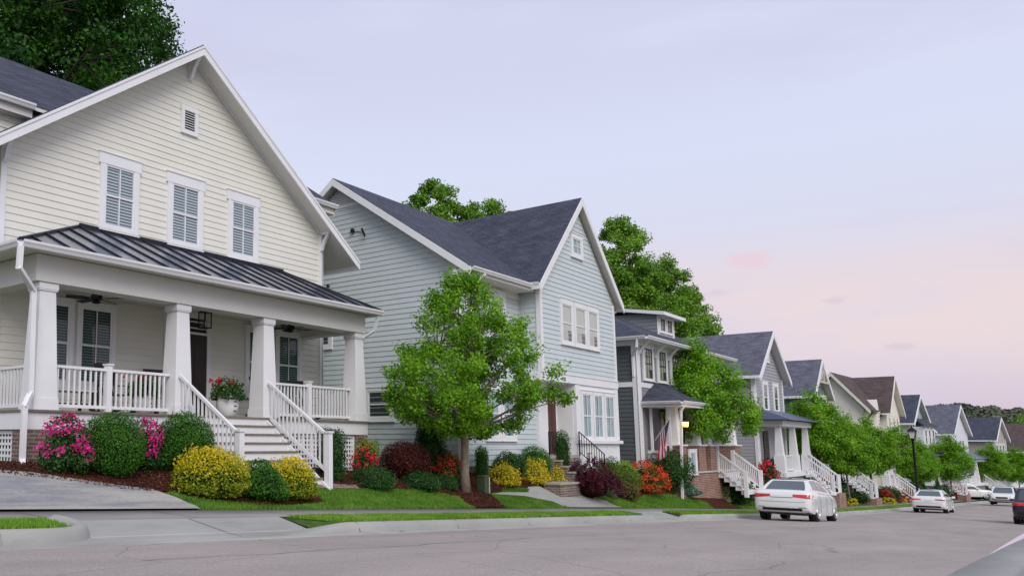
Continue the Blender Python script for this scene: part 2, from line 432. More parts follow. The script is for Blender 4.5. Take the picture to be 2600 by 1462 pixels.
# ------------------------------------------------------------------ terrain
XS = [-40, -10, 4.64, 11, 15.6, 24.2, 33.5, 48, 67.7, 104, 150, 220, 400]
ZS = [1.0, -.4, -1.15, -1.46, -1.69, -2.12, -2.61, -3.42, -4.25, -5.55, -7.0, -8.2, -9]
def zr(X): return float(np.interp(X, XS, ZS))
def yl(X): return 8.2 - (max(0, X - 45) ** 2) / 2300. if X < 150 else yl(149.9) - (X - 150) * .091
def yr(X): return float(np.interp(X, [-20, 11, 32, 60], [1.5, 1.05, .75, .2])) + (yl(X) - 8.2)
def rise(X): return float(np.interp(X, [6, 10, 14, 18, 24, 34, 40, 60, 150], [.62, .66, .86, .76, .95, 1.1, 1.45, 1.5, 1.3]))
def terr(X, Y):
    d = Y - yl(X); z = zr(X)
    if d < .45: return z
    if d < .62: return z + .15
    if d < 1.3: return z + .15 + .05 * (d - .62) / .68
    if d < 2.5: return z + .2 + .04 * (d - 1.3) / 1.2
    t = min(1, max(0, (d - 2.5) / 3.1)); return z + .24 + rise(X) * t * t * (3 - 2 * t)
def xs_list():
    a = list(np.arange(-40, 0, 4.)) + list(np.arange(0, 60, .5)) + list(np.arange(60, 160, 2.)) + list(np.arange(160, 401, 10.)); return a
XL = xs_list()
def strip(name, m, ds, xs=None, base=yl, kind='structure', smooth=True, extra=None):
    """sheet along the street; ds = [(offset from base line, height above road)] left to right"""
    xs = xs or XL; mb = MB(); k = len(ds); vs = []; fs = []
    for X in xs:
        for d, h in ds:
            hh = h(X) if callable(h) else h; vs.append((X, base(X) + d, zr(X) + hh))
    for i in range(len(xs) - 1):
        for j in range(k - 1):
            a = i * k + j; fs.append((a, a + k, a + k + 1, a + 1))
    fs = [f[::-1] for f in fs]
    mb.add(vs, fs)
    # face up
    o = mb.build(name, m, None, smooth=smooth, kind=kind)
    me = o.data
    if me.polygons and me.polygons[len(me.polygons) // 2].normal.z < 0: me.flip_normals()
    return o

def mat_asphalt():
    m, N, L, b = nodes('old_asphalt')
    tc = N.new('ShaderNodeTexCoord')
    def noise(s, d, sx=1, sy=1):
        mp = N.new('ShaderNodeMapping'); mp.inputs['Scale'].default_value = (sx, sy, 1); L.new(tc.outputs['Object'], mp.inputs[0])
        n = N.new('ShaderNodeTexNoise'); n.inputs['Scale'].default_value = s; n.inputs['Detail'].default_value = d; n.inputs['Roughness'].default_value = .65
        L.new(mp.outputs[0], n.inputs['Vector']); return n.outputs['Fac']
    r = N.new('ShaderNodeValToRGB'); e = r.color_ramp.elements
    e[0].position = .3; e[0].color = (.27, .243, .218, 1); e[1].position = .72; e[1].color = (.46, .415, .372, 1)
    L.new(noise(38, 6), r.inputs[0])
    r2 = N.new('ShaderNodeValToRGB'); e = r2.color_ramp.elements
    e[0].position = .3; e[0].color = (.80, .79, .80, 1); e[1].position = .7; e[1].color = (1.08, 1.05, 1.05, 1)
    L.new(noise(.55, 5, .35, 1.3), r2.inputs[0])
    mu = N.new('ShaderNodeMixRGB'); mu.blend_type = 'MULTIPLY'; mu.inputs[0].default_value = 1
    L.new(r.outputs[0], mu.inputs[1]); L.new(r2.outputs[0], mu.inputs[2])
    # dark drips and patches
    r3 = N.new('ShaderNodeValToRGB'); e = r3.color_ramp.elements
    e[0].position = .70; e[0].color = (1, 1, 1, 1); e[1].position = .78; e[1].color = (.55, .53, .53, 1)
    L.new(noise(1.7, 6, .5, 1.6), r3.inputs[0])
    m2 = N.new('ShaderNodeMixRGB'); m2.blend_type = 'MULTIPLY'; m2.inputs[0].default_value = 1
    L.new(mu.outputs[0], m2.inputs[1]); L.new(r3.outputs[0], m2.inputs[2])
    # hairline cracks
    v = N.new('ShaderNodeTexVoronoi'); v.feature = 'DISTANCE_TO_EDGE'; v.inputs['Scale'].default_value = .55
    mp = N.new('ShaderNodeMapping'); L.new(tc.outputs['Object'], mp.inputs[0])
    ad = N.new('ShaderNodeMixRGB'); ad.inputs[0].default_value = .16; L.new(mp.outputs[0], ad.inputs[1])
    nn = N.new('ShaderNodeTexNoise'); nn.inputs['Scale'].default_value = 1.2; nn.inputs['Detail'].default_value = 5; L.new(tc.outputs['Object'], nn.inputs['Vector']); L.new(nn.outputs['Color'], ad.inputs[2])
    L.new(ad.outputs[0], v.inputs['Vector'])
    r4 = N.new('ShaderNodeValToRGB'); e = r4.color_ramp.elements
    e[0].position = .0; e[0].color = (.62, .6, .6, 1); e[1].position = .007; e[1].color = (1, 1, 1, 1)
    L.new(v.outputs['Distance'], r4.inputs[0])
    m3 = N.new('ShaderNodeMixRGB'); m3.blend_type = 'MULTIPLY'; m3.inputs[0].default_value = .8
    L.new(m2.outputs[0], m3.inputs[1]); L.new(r4.outputs[0], m3.inputs[2])
    L.new(m3.outputs[0], b.inputs['Base Color']); b.inputs['Roughness'].default_value = .92; b.inputs['Specular IOR Level'].default_value = .2
    bp = N.new('ShaderNodeBump'); bp.inputs['Strength'].default_value = .35; bp.inputs['Distance'].default_value = .01
    L.new(noise(70, 4), bp.inputs['Height']); L.new(bp.outputs[0], b.inputs['Normal'])
    return m
def mat_concrete(name, c1, c2, stain=(.7, .66, .6)):
    m, N, L, b = nodes(name)
    tc = N.new('ShaderNodeTexCoord')
    def noise(s, d, sx=1, sy=1):
        mp = N.new('ShaderNodeMapping'); mp.inputs['Scale'].default_value = (sx, sy, 1); L.new(tc.outputs['Object'], mp.inputs[0])
        n = N.new('ShaderNodeTexNoise'); n.inputs['Scale'].default_value = s; n.inputs['Detail'].default_value = d; n.inputs['Roughness'].default_value = .62
        L.new(mp.outputs[0], n.inputs['Vector']); return n.outputs['Fac']
    r = N.new('ShaderNodeValToRGB'); e = r.color_ramp.elements
    e[0].position = .3; e[0].color = (*c1, 1); e[1].position = .7; e[1].color = (*c2, 1); L.new(noise(.9, 8, .6, 1.4), r.inputs[0])
    r3 = N.new('ShaderNodeValToRGB'); e = r3.color_ramp.elements
    e[0].position = .55; e[0].color = (1, 1, 1, 1); e[1].position = .75; e[1].color = (*stain, 1); L.new(noise(.6, 5, .5, 2.2), r3.inputs[0])
    m2 = N.new('ShaderNodeMixRGB'); m2.blend_type = 'MULTIPLY'; m2.inputs[0].default_value = 1
    L.new(r.outputs[0], m2.inputs[1]); L.new(r3.outputs[0], m2.inputs[2]); L.new(m2.outputs[0], b.inputs['Base Color'])
    b.inputs['Roughness'].default_value = .85; b.inputs['Specular IOR Level'].default_value = .25
    bp = N.new('ShaderNodeBump'); bp.inputs['Strength'].default_value = .2; bp.inputs['Distance'].default_value = .01
    L.new(noise(40, 5), bp.inputs['Height']); L.new(bp.outputs[0], b.inputs['Normal'])
    return m
def mat_streaked(name):
    m, N, L, b = nodes(name); tc = N.new('ShaderNodeTexCoord')
    def noise(s_, d, sx, sy, off=0.):
        mp = N.new('ShaderNodeMapping'); mp.inputs['Scale'].default_value = (sx, sy, 1); mp.inputs['Location'].default_value = (off, off, 0); mp.inputs['Rotation'].default_value = (0, 0, -.35); L.new(tc.outputs['Object'], mp.inputs[0])
        n = N.new('ShaderNodeTexNoise'); n.inputs['Scale'].default_value = s_; n.inputs['Detail'].default_value = d; n.inputs['Roughness'].default_value = .6; L.new(mp.outputs[0], n.inputs['Vector']); return n.outputs['Fac']
    r = N.new('ShaderNodeValToRGB'); e = r.color_ramp.elements; e[0].position = .28; e[0].color = (.19, .205, .235, 1); e[1].position = .74; e[1].color = (.47, .47, .43, 1)
    k = e.new(.42); k.color = (.27, .275, .285, 1); k = e.new(.55); k.color = (.40, .385, .34, 1); L.new(noise(.9, 6, .45, 1.9), r.inputs[0])
    r2 = N.new('ShaderNodeValToRGB'); e = r2.color_ramp.elements; e[0].position = .3; e[0].color = (.86, .84, .84, 1); e[1].position = .7; e[1].color = (1.06, 1.06, 1.04, 1); L.new(noise(14, 6, 1, 1, 3.), r2.inputs[0])
    mu = N.new('ShaderNodeMixRGB'); mu.blend_type = 'MULTIPLY'; mu.inputs[0].default_value = 1; L.new(r.outputs[0], mu.inputs[1]); L.new(r2.outputs[0], mu.inputs[2]); L.new(mu.outputs[0], b.inputs['Base Color']); b.inputs['Roughness'].default_value = .8; b.inputs['Specular IOR Level'].default_value = .25
    return m
ASPHALT = mat_asphalt()
CONC = mat_concrete('pale_concrete', (.29, .29, .265), (.39, .39, .36), (.74, .72, .68))
CONCW = mat_concrete('worn_concrete', (.20, .188, .175), (.29, .275, .255), (.78, .72, .68))
DRIVE = mat_streaked('driveway_concrete')
MULCH = mat('bark_mulch', (.030, .011, .007), .95, col2=(.10, .034, .020), scale=26, bump=1.0, bscale=60, spec=.1)
SOIL = mat('lawn_soil', (.035, .075, .014), .95, col2=(.075, .135, .025), scale=9, bump=.8, bscale=30, spec=.1)
GRASSM = mat_leaf('grass_blade', [(.055, .14, .012), (.10, .24, .02), (.16, .33, .03), (.30, .38, .08)], .25, .6, 1.6)
GRASSV = mat_leaf('verge_grass_blade', [(.08, .20, .015), (.15, .34, .022), (.23, .42, .035), (.40, .44, .11)], .25, .6, 1.6)

def crown(X): return .05
road = strip('road', ASPHALT, [(0, -.0), (-1.2, .02), (-2.4, .045), (-3.6, .055), (-4.8, .045), (-6.0, .02), (-7.15, -.0)])
# far verge side: make the right edge follow yr by a second sheet laid 4 mm higher
strip('gutter_pan', CONC, [(.44, .004), (.40, -.004), (0, .006), (0, -.05)])
OPEN = [(5.3, 11.45, .12, 1.6), (25.3, 28.6, .5, .6)]      # dropped kerbs: from, to, ramp lengths
def curb_h(X):
    k = 1.
    for a, b, ra, rb in OPEN:
        if a <= X <= b:
            k = min(k, max(0, 1 - (X - a) / ra), 1) if X < (a + b) / 2 else min(k, max(0, 1 - (b - X) / rb))
    return k * k * (3 - 2 * k)
XK = sorted(set(list(np.arange(-40, 0, 4.)) + list(np.arange(0, 30, .1)) + list(np.arange(30, 60, .5)) + list(np.arange(60, 160, 2.)) + list(np.arange(160, 401, 10.))))
strip('kerb', CONC, [(.42, -.03), (.43, 0.004), (.445, lambda X: .008 + .06 * curb_h(X)), (.475, lambda X: .012 + .125 * curb_h(X)), (.52, lambda X: .02 + .135 * curb_h(X)), (.62, lambda X: .03 + .125 * curb_h(X)), (.66, lambda X: .04 + .10 * curb_h(X))], XK)
strip('sidewalk', CONCW, [(1.28, .10), (1.3, .208), (1.9, .226), (2.5, .244), (2.52, .1)])
def rng_x(a, b, s=.25): return list(np.arange(a, b, s)) + [b]
for a, b in ((5.2, 10.4), (25.3, 28.4)):
    strip('driveway_apron', CONC, [(.66, .045), (.95, .12), (1.29, .20)], rng_x(a - .15, b + .15))
strip('verge', SOIL, [(.62, .08), (.64, .155), (.95, .17), (1.3, .19), (1.31, .12)], rng_x(-20, 6.0))
VH = lambda b, s: (lambda X: b + s * curb_h(X))
strip('verge', SOIL, [(.62, VH(.03, .06)), (.64, VH(.047, .108)), (.95, VH(.125, .05)), (1.3, .205), (1.31, .12)], rng_x(10.4, 25.2, .1))
strip('verge', SOIL, [(.62, .08), (.64, .155), (.95, .17), (1.3, .19), (1.31, .12)], rng_x(28.5, 160, 1.))
# rounded kerb return where the left-hand verge ends at the driveway
def sweep(name, m, path, prof):
    mb = MB(); rows = []
    P = [Vector((x, yl(x) + d, 0)) for x, d in path]
    for i, p in enumerate(P):
        t = (P[min(i + 1, len(P) - 1)] - P[max(i - 1, 0)]).normalized(); nrm = Vector((t.y, -t.x, 0)); base = zr(p.x) + float(np.interp(p.y - yl(p.x), [.4, .66, 1.3], [0, .045, .2])) * .75
        rows.append([(p.x + nrm.x * o_, p.y + nrm.y * o_, base + h * (1 if i < len(P) - 1 else .3)) for o_, h in prof])
    k = len(prof); mb.v = [q for r_ in rows for q in r_]; mb.f = [(i * k + j, i * k + j + 1, (i + 1) * k + j + 1, (i + 1) * k + j) for i in range(len(P) - 1) for j in range(k - 1)] + [tuple(range((len(P) - 1) * k, len(P) * k))]
    return mb.build(name, m, None, smooth=True, kind='structure')
sweep('kerb', CONC, [(4.9, .53), (5.3, .53), (5.6, .535), (5.85, .57), (6.05, .65), (6.18, .78), (6.22, .95), (6.18, 1.1), (6.08, 1.22), (5.9, 1.3)], [(.12, -.03), (.10, .04), (.075, .11), (.03, .15), (-.05, .155), (-.10, .14), (-.12, .04)])
# right-hand side of the street
strip('gutter_pan', CONC, [(.12, -.02), (.10, .012), (-.45, .010), (-.5, .012), (-.62, .10), (-.78, .135), (-.9, .13), (-.92, .0)], base=yr)
strip('verge', SOIL, [(-.88, .125), (-1.6, .16), (-3., .2), (-8, .3), (-60, .6)], base=yr)
# yard soil: one sheet from the sidewalk to the horizon behind the houses
dl = [2.5, 2.75, 3., 3.25, 3.5, 3.75, 4., 4.3, 4.6, 5., 5.6, 7., 12., 25., 60., 200., 600.]
def yard_h(d):
    return lambda X: .24 + rise(X) * (lambda t: t * t * (3 - 2 * t))(min(1, max(0, (d - 2.5) / 3.1))) - (.0 if d < 60 else (.02 * (d - 60)))
strip('ground', SOIL, [(d, yard_h(d)) for d in dl])

def drape(name, m, pts, off=.012, step=.3, kind='structure', fn=terr):
    """a flat outline laid over the ground"""
    bm = bmesh.new(); bm.faces.new([bm.verts.new((x, y, 0)) for x, y in pts])
    xs = [p[0] for p in pts]; ys = [p[1] for p in pts]
    for ax, lo, hi in ((0, min(xs), max(xs)), (1, min(ys), max(ys))):
        c = lo + step
        while c < hi:
            co = (c, 0, 0) if ax == 0 else (0, c, 0); no = (1, 0, 0) if ax == 0 else (0, 1, 0)
            bmesh.ops.bisect_plane(bm, geom=bm.verts[:] + bm.edges[:] + bm.faces[:], dist=1e-5, plane_co=co, plane_no=no); c += step
    for v in bm.verts: v.co.z = fn(v.co.x, v.co.y) + off
    bmesh.ops.recalc_face_normals(bm, faces=bm.faces[:])
    me = bpy.data.meshes.new(name); bm.to_mesh(me); bm.free()
    if me.polygons[0].normal.z < 0: me.flip_normals()
    add_uv(me); me.materials.append(m)
    me.polygons.foreach_set('use_smooth', [True] * len(me.polygons))
    o = bpy.data.objects.new(name, me); COL.objects.link(o); o['kind'] = kind
    return o
DRIVE_P = [(-2, 10.72), (9.75, 10.7), (9.98, 11.1), (10.0, 11.6), (9.8, 12.05), (9.2, 12.22), (8.3, 12.6), (7.75, 12.85), (7.2, 12.95), (5.5, 13.4), (2, 14.5), (-2, 15)]
LAWN_P = [(9.98, 10.74), (19.0, 10.74), (19.95, 11.75), (19.05, 12.14), (17.7, 12.22), (16.05, 12.14), (14.9, 12.1), (14.3, 12.02), (13.9, 11.3), (11.9, 11.05), (10.8, 11.45), (10.3, 11.7), (10.2, 11.98), (10.0, 11.9), (10.12, 11.5)]
MULCH_P = [(19.0, 10.76), (20.72, 10.76), (21.75, 11.62), (21.95, 12.0), (22.9, 12.1), (25, 12.35), (26.4, 12.45), (26.4, 13.5), (22.9, 14.2), (19.6, 14.6), (14.9, 14.2), (14.9, 12.35), (16.05, 12.2), (17.7, 12.27), (19.05, 12.19), (19.99, 11.77)]
MULCH_L = [(7.2, 12.7), (7.6, 12.6), (8.2, 12.4), (9.1, 12.05), (9.75, 11.9), (10.15, 12.0), (10.85, 11.52), (11.92, 11.12), (13.85, 11.38), (14.2, 12.06), (14.9, 12.3), (14.9, 14.3), (7.6, 14.6), (6.6, 14.8), (6.6, 13.2)]
LAWN2_P = [(21.8, 11.64), (20.76, 10.74), (24.45, 10.74), (24.85, 11.38), (23.75, 11.74), (22.2, 11.9), (22.0, 11.9)]
PATCH_P = [(22.95, 12.08), (24.6, 12.06), (25.05, 12.22), (24.3, 12.30), (23.4, 12.28)]
WALK_P = [(22.05, 11.93), (23.8, 11.8), (24.95, 11.42), (24.5, 10.74), (28.7, 10.74), (29.3, 11.5), (28.4, 11.94), (27.5, 12.2), (26.5, 12.5), (25.3, 12.42), (24.55, 12.03), (22.9, 12.03)]
LAWN3_P = [(28.75, 10.74), (38.7, 10.74), (40.2, 11.4), (38.9, 11.85), (37.2, 11.98), (34.6, 12.0), (31.9, 11.62), (29.4, 11.85), (29.35, 11.5)]
MULCH_3 = [(27.6, 12.2), (28.5, 11.96), (29.4, 11.9), (31.9, 11.66), (34.6, 12.04), (37.2, 12.02), (38.9, 11.9), (40.25, 11.43), (38.8, 10.78), (43.3, 10.78), (43.3, 11.3), (44.5, 11.9), (50, 11.8), (50, 13.5), (30, 13.2), (27.6, 12.9)]
drape('driveway', DRIVE, DRIVE_P, .036)
drape('mulch_bed', MULCH, MULCH_P, .030)
drape('mulch_bed', MULCH, MULCH_L, .030)
drape('mulch_bed', MULCH, MULCH_3, .030)
drape('garden_path', CONC, WALK_P, .026)
drape('brick_path', BRICKD, [(14.4, 12.04), (16.1, 12.12), (16.2, 12.32), (14.4, 12.34)], .045)
# tar seam and stains in the road
def ribbon(name, m, pts, w, off=.005):
    mb = MB()
    for i in range(len(pts) - 1):
        A, B = Vector((*pts[i], 0)), Vector((*pts[i + 1], 0)); t = (B - A).normalized(); s = Vector((-t.y, t.x, 0)) * w
        k = 6; q = []
        for j in range(k + 1):
            p = A.lerp(B, j / k); q.append([(p + s * sg).to_tuple() for sg in (-1, 1)])
        for j in range(k):
            mb.poly([(x, y, zroad(x, y) + off) for x, y, _ in (q[j][0], q[j + 1][0], q[j + 1][1], q[j][1])])
    return mb.build(name, m, None, kind='structure')
def zroad(X, Y):
    d = Y - yl(X); return zr(X) + float(np.interp(-d, [0, 1.2, 2.4, 3.6, 4.8, 6.0, 7.15], [0, .02, .045, .055, .045, .02, 0]))
SEAMM = mat('tar_seam', (.10, .095, .095), .8, var=.4, scale=8)
_sp = [(5.2 + i * .35, 6.55 + .05 * math.sin(i * .9) + .03 * math.sin(i * 2.3) - i * .008) for i in range(24)]
ribbon('road_crack', SEAMM, _sp, .007)
_sp = [(13.4 + i * .4, 6.4 - i * .02 + .05 * math.sin(i * 1.3)) for i in range(9)]
ribbon('road_crack', SEAMM, _sp, .005)
# joints in the concrete: narrow grooves as dark inlays
JOINT = mat('dark_joint', (.11, .105, .10), .9)
mb = MB()
def jline(ds, X, X2=None):
    X2 = X if X2 is None else X2; n = len(ds)
    for i in range(n - 1):
        (d0, h0), (d1, h1) = ds[i], ds[i + 1]; a = X + (X2 - X) * i / (n - 1); b = X + (X2 - X) * (i + 1) / (n - 1)
        mb.poly([(a - .008, yl(a) + d0, zr(a) + h0), (b - .008, yl(b) + d1, zr(b) + h1), (b + .008, yl(b) + d1, zr(b) + h1), (a + .008, yl(a) + d0, zr(a) + h0)])
jline([(.42, .012), (.66, .055), (.95, .126), (1.29, .206)], 8.65, 8.4)
for X in (-1, 1.4, 3.8, 6.2, 8.6, 11, 13.4, 15.8, 18.2, 20.6, 23, 25.4, 27.8, 30.2, 32.6, 35, 37.4, 40, 43, 46): jline([(1.31, .213), (1.9, .231), (2.49, .249)], X)
for X in (11.45, 14.6, 17.6, 20.6, 23.6, 31, 34, 37, 40): jline([(.02, .010), (.42, .009), (.447, .072), (.477, .141), (.52, .159), (.62, .159)], X)
mb.build('concrete_joint', JOINT, None, kind='structure')
PAINTB = mat('blue_survey_paint', (.12, .32, .52), .8, var=.3, scale=20)
mb = MB()
for X, d, h, r in ((12.35, .2, .013, .06), (12.3, .55, .163, .05), (12.42, .25, .013, .04), (15.4, .56, .163, .04)):
    mb.poly([(X + r * math.cos(a) * (1 + .3 * math.sin(3 * a + X)), yl(X) + d + r * .8 * math.sin(a), zr(X + r * math.cos(a)) + h) for a in np.linspace(0, 2 * math.pi, 9)[:-1]])
mb.build('survey_mark', PAINTB, None, kind='structure')

# ------------------------------------------------------------------ scattering leaves and blades
def mesh_quads(name, V, m, parent=None, kind=None, nv=4):
    """V: (n, nv, 3) -> one mesh of n separate faces"""
    n = len(V); me = bpy.data.meshes.new(name); L = np.array(root_loc(parent), np.float64)
    me.vertices.add(n * nv); me.vertices.foreach_set('co', (V.reshape(-1, 3) - L).astype(np.float32).ravel())
    me.loops.add(n * nv); me.loops.foreach_set('vertex_index', np.arange(n * nv, dtype=np.int32))
    me.polygons.add(n); me.polygons.foreach_set('loop_start', np.arange(0, n * nv, nv, dtype=np.int32)); me.polygons.foreach_set('loop_total', np.full(n, nv, np.int32))
    me.update(calc_edges=True); me.validate(); me.materials.append(m)
    o = bpy.data.objects.new(name, me); COL.objects.link(o)
    if parent is not None: o.parent = parent
    if kind: o['kind'] = kind
    return o
def unit(a): return a / np.maximum(np.linalg.norm(a, axis=-1, keepdims=True), 1e-9)
def leaf_quads(C, Nrm, size, rnd=.8, aspect=.6, var=.35, fold=.15):
    n = len(C); nn = unit(Nrm + rng.normal(0, rnd, (n, 3))); t = unit(np.cross(nn, rng.normal(0, 1, (n, 3)))); b = np.cross(nn, t)
    L = size * (1 + rng.uniform(-var, var, (n, 1))); W = L * aspect
    return np.stack([C - t * L / 2, C + b * W / 2 - nn * L * fold * .5 - t * L * .06, C + t * L / 2 - nn * L * fold, C - b * W / 2 - nn * L * fold * .5 - t * L * .06], 1)
def in_poly(P, poly):
    x, y = P[:, 0], P[:, 1]; r = np.zeros(len(P), bool); n = len(poly)
    for i in range(n):
        x1, y1 = poly[i]; x2, y2 = poly[(i + 1) % n]
        c = ((y1 > y) != (y2 > y)) & (x < (x2 - x1) * (y - y1) / (y2 - y1 + 1e-12) + x1); r ^= c
    return r
def grass(name, poly, dens, h, m, off=.0, fn=terr, lean=.35):
    xs = [p[0] for p in poly]; ys = [p[1] for p in poly]
    n = int(dens * (max(xs) - min(xs)) * (max(ys) - min(ys)))
    P = np.stack([rng.uniform(min(xs), max(xs), n), rng.uniform(min(ys), max(ys), n)], 1); P = P[in_poly(P, poly)]; n = len(P)
    z = np.array([fn(a, b) for a, b in P]) + off
    base = np.column_stack([P, z]); ang = rng.uniform(0, 2 * math.pi, n); w = .009
    patch = .75 + .5 * np.sin(P[:, 0] * 2.1 + 1.3 * np.sin(P[:, 1] * 3.1)) * np.sin(P[:, 1] * 2.7 + P[:, 0])
    hh = h * rng.uniform(.55, 1.25, n) * (.8 + .35 * patch)
    s = np.column_stack([np.cos(ang), np.sin(ang), np.zeros(n)]) * w
    tip = base + np.column_stack([rng.normal(0, lean, n) * hh, rng.normal(0, lean, n) * hh, hh])
    return mesh_quads(name, np.stack([base - s, base + s, tip], 1), m, None, 'stuff', 3)
def stripP(a, b, d0, d1): return [(a, yl(a) + d0), (b, yl(b) + d0), (b, yl(b) + d1), (a, yl(a) + d1)]
grass('grass', stripP(2.5, 5.95, .64, 1.28), 5500, .06, GRASSV, .0)
grass('grass', [(10.55, yl(10) + 1.24), (11.0, yl(11) + .8), (11.6, yl(11) + .65), (25.1, yl(25) + .65), (25.1, yl(25) + 1.27), (10.6, yl(10) + 1.27)], 5200, .055, GRASSV, .0)
grass('grass', stripP(28.6, 48, .64, 1.28), 1700, .07, GRASSV, .0)
grass('grass', LAWN_P, 3600, .06, GRASSM)
grass('grass', LAWN2_P, 3400, .06, GRASSM); grass('grass', PATCH_P, 2600, .06, GRASSM); grass('grass', LAWN3_P, 1500, .07, GRASSM)
LAWN4 = [(43.5, 10.74), (60, 10.65), (60, 11.3), (44.6, 11.7)]
LAWN5 = [(61, yl(61) + 2.6), (98, yl(98) + 2.6), (98, yl(98) + 4.2), (61, yl(61) + 3.3)]
grass('grass', LAWN4, 900, .08, GRASSM); grass('grass', LAWN5, 350, .11, GRASSM)
LAWN6 = [(48.2, yl(48.2) + .66), (98, yl(98) + .66), (98, yl(98) + 1.28), (48.2, yl(48.2) + 1.28)]
grass('grass', [(x, yl(x) + .66) for x in range(48, 100, 4)] + [(x, yl(x) + 1.28) for x in range(96, 44, -4)], 420, .1, GRASSV)
def fverge(X, Y): return zr(X) + float(np.interp(yr(X) - Y, [.88, 1.6, 3, 8, 60], [.125, .16, .2, .3, .6]))
grass('grass', [(6, yr(6) - .9), (40, yr(40) - .9), (40, yr(40) - 2.4), (6, yr(6) - 2.4)], 1500, .07, GRASSV, 0, fverge)
def chips(poly, dens):
    xs = [p[0] for p in poly]; ys = [p[1] for p in poly]; n = int(dens * (max(xs) - min(xs)) * (max(ys) - min(ys)))
    P = np.stack([rng.uniform(min(xs), max(xs), n), rng.uniform(min(ys), max(ys), n)], 1); P = P[in_poly(P, poly)]
    z = np.array([terr(a, b) for a, b in P]) + .04 + rng.uniform(0, .015, len(P))
    C = np.column_stack([P, z]); return leaf_quads(C, np.tile([0, 0, 1.], (len(C), 1)), .05, .5, .4, .5, .02)
MCHIP = mat_leaf('mulch_chip', [(.022, .007, .005), (.06, .018, .010), (.115, .036, .020), (.20, .085, .05)], 0, .9, 2.)
mesh_quads('mulch', chips(MULCH_P, 600), MCHIP, None, 'stuff'); mesh_quads('mulch', chips(MULCH_L, 700), MCHIP, None, 'stuff')
# pale debris in the left bed, dry clippings on the lawn edges
_c = chips(MULCH_L, 4); mesh_quads('debris', _c, mat('pale_debris', (.45, .40, .33), .9), None, 'stuff')
# ------------------------------------------------------------------ the cream house with the porch
def bracket(root, P, n, d=.42, h=.5, w=.09, m=None):
    """knee brace under an overhang: wall point P (top), n outwards"""
    m = m or WHITE; P = Vector(P); n = Vector(n); b = MB(); z = Vector((0, 0, 1))
    b.bar(P + n * .03, P + n * .03 - z * h, w, .07); b.bar(P, P + n * d, w, .08)
    k = 6; A = P + n * .06 - z * h * .92; B = P + n * d * .9 - z * .04
    pts = [A.lerp(B, i / k) + (n * .5 - z * .5) * (-.07) * math.sin(math.pi * i / k) for i in range(k + 1)]
    for i in range(k): b.bar(pts[i], pts[i + 1], w * .85, .07)
    return b.build('bracket', m, root)
def louver(root, pl, u0, u1, z0, z1, t=.09, n=8, m=None, o=.022):
    m = m or WHITE; f = MB()
    pl.box(f, u0 - t, u0, z0, z1, o - .02, o + .05); pl.box(f, u1, u1 + t, z0, z1, o - .02, o + .05)
    pl.box(f, u0 - t, u1 + t, z0 - t, z0, o - .02, o + .05); pl.box(f, u0 - t - .02, u1 + t + .02, z1, z1 + t + .02, o - .02, o + .055)
    v = f.build('vent', m, root); b = MB(); pl.box(b, u0, u1, z0, z1, o - .015, o - .004); b.build('vent_screen', DARK, v)
    s = MB(); dz = (z1 - z0) / n
    for i in range(n):
        z = z0 + i * dz; s.add([pl.pt(u0, z, o + .035), pl.pt(u1, z, o + .035), pl.pt(u1, z + dz * .55, o + .0), pl.pt(u0, z + dz * .55, o)], [(0, 1, 2, 3)])
    s.build('louvre', m, v)
    return v
def downspout(root, path, w=.085, m=None):
    d = MB()
    for i in range(len(path) - 1):
        A, B = Vector(path[i]), Vector(path[i + 1]); t = (B - A).normalized() * w * .3
        d.bar(A - t, B + t, w, w * .75)
    return d.build('downspout', m or WHITE, root)
def gutter(root, A, B, n, m=None, s=.12):
    """K-profile gutter along A-B (back top edge), n outwards"""
    A, B, n = Vector(A), Vector(B), Vector(n); g = MB(); z = Vector((0, 0, 1))
    prof = [(0, 0), (0, -s), (s * .55, -s), (s * .75, -s * .6), (s * .95, -s * .35), (s, 0), (s * .9, -.005), (s * .85, -s * .3), (s * .08, -s * .3)]
    k = len(prof); vs = [P + n * a + z * b for P in (A, B) for a, b in prof]
    fs = [(i, (i + 1) % k, k + (i + 1) % k, k + i) for i in range(k)] + [tuple(range(k - 1, -1, -1)), tuple(range(k, 2 * k))]
    g.add(vs, fs); return g.build('gutter', m or WHITE, root)

h1 = thing('house', 'cream lap-sided house with broad front porch under a dark standing-seam metal roof', 'house', (14.1, 14.0, -.7))
A_ = 10.37; SL = .705; XC = 14.05
fw = FY(16.15)
mb = MB(); fw.siding(mb, [(8.75, .5), (19.55, .5), (19.55, 6.32), (XC, 10.15), (8.75, 6.42)], .165, .016, z0=.58)
mb.build('wall', CREAM, h1)
mb = MB(); FX(8.75).siding(mb, [(16.15, -.9), (24.2, -.9), (24.2, 7.4), (16.15, 6.6)], .165, .018, z0=-.9)
mb.box(8.80, 19.5, 16.2, 24.15, -1.2, 6.3); mb.box(8.9, 19.8, 16.66, 24.15, 6.3, 7.38)
mb.prism([(8.9, 16.7, 7.38), (8.9, 24.1, 7.38), (8.9, 20.4, 10.1)], (10.9, 0, 0))
mb.prism([(8.9, 16.2, 6.3), (19.4, 16.2, 6.3), (XC, 16.2, 9.98)], (0, 4, 0))
mb.build('wall', CREAM, h1)
mb = MB(); FY(16.6).siding(mb, [(8.0, 5.6), (20.0, 5.6), (20.0, 7.42), (8.0, 7.42)], .165, .02, z0=5.59)
FX(8.0).siding(mb, [(16.6, 5.6), (24, 5.6), (24, 7.4), (16.6, 7.4)], .165, .018)
mb.build('wall', CREAM, h1)
mb = MB()
for a, b in ((8.73, 8.87), (19.43, 19.57)): fw.box(mb, a, b, .5, 6.44, 0, .045)
mb.box(19.55, 19.6, 16.105, 16.3, .5, 6.44)
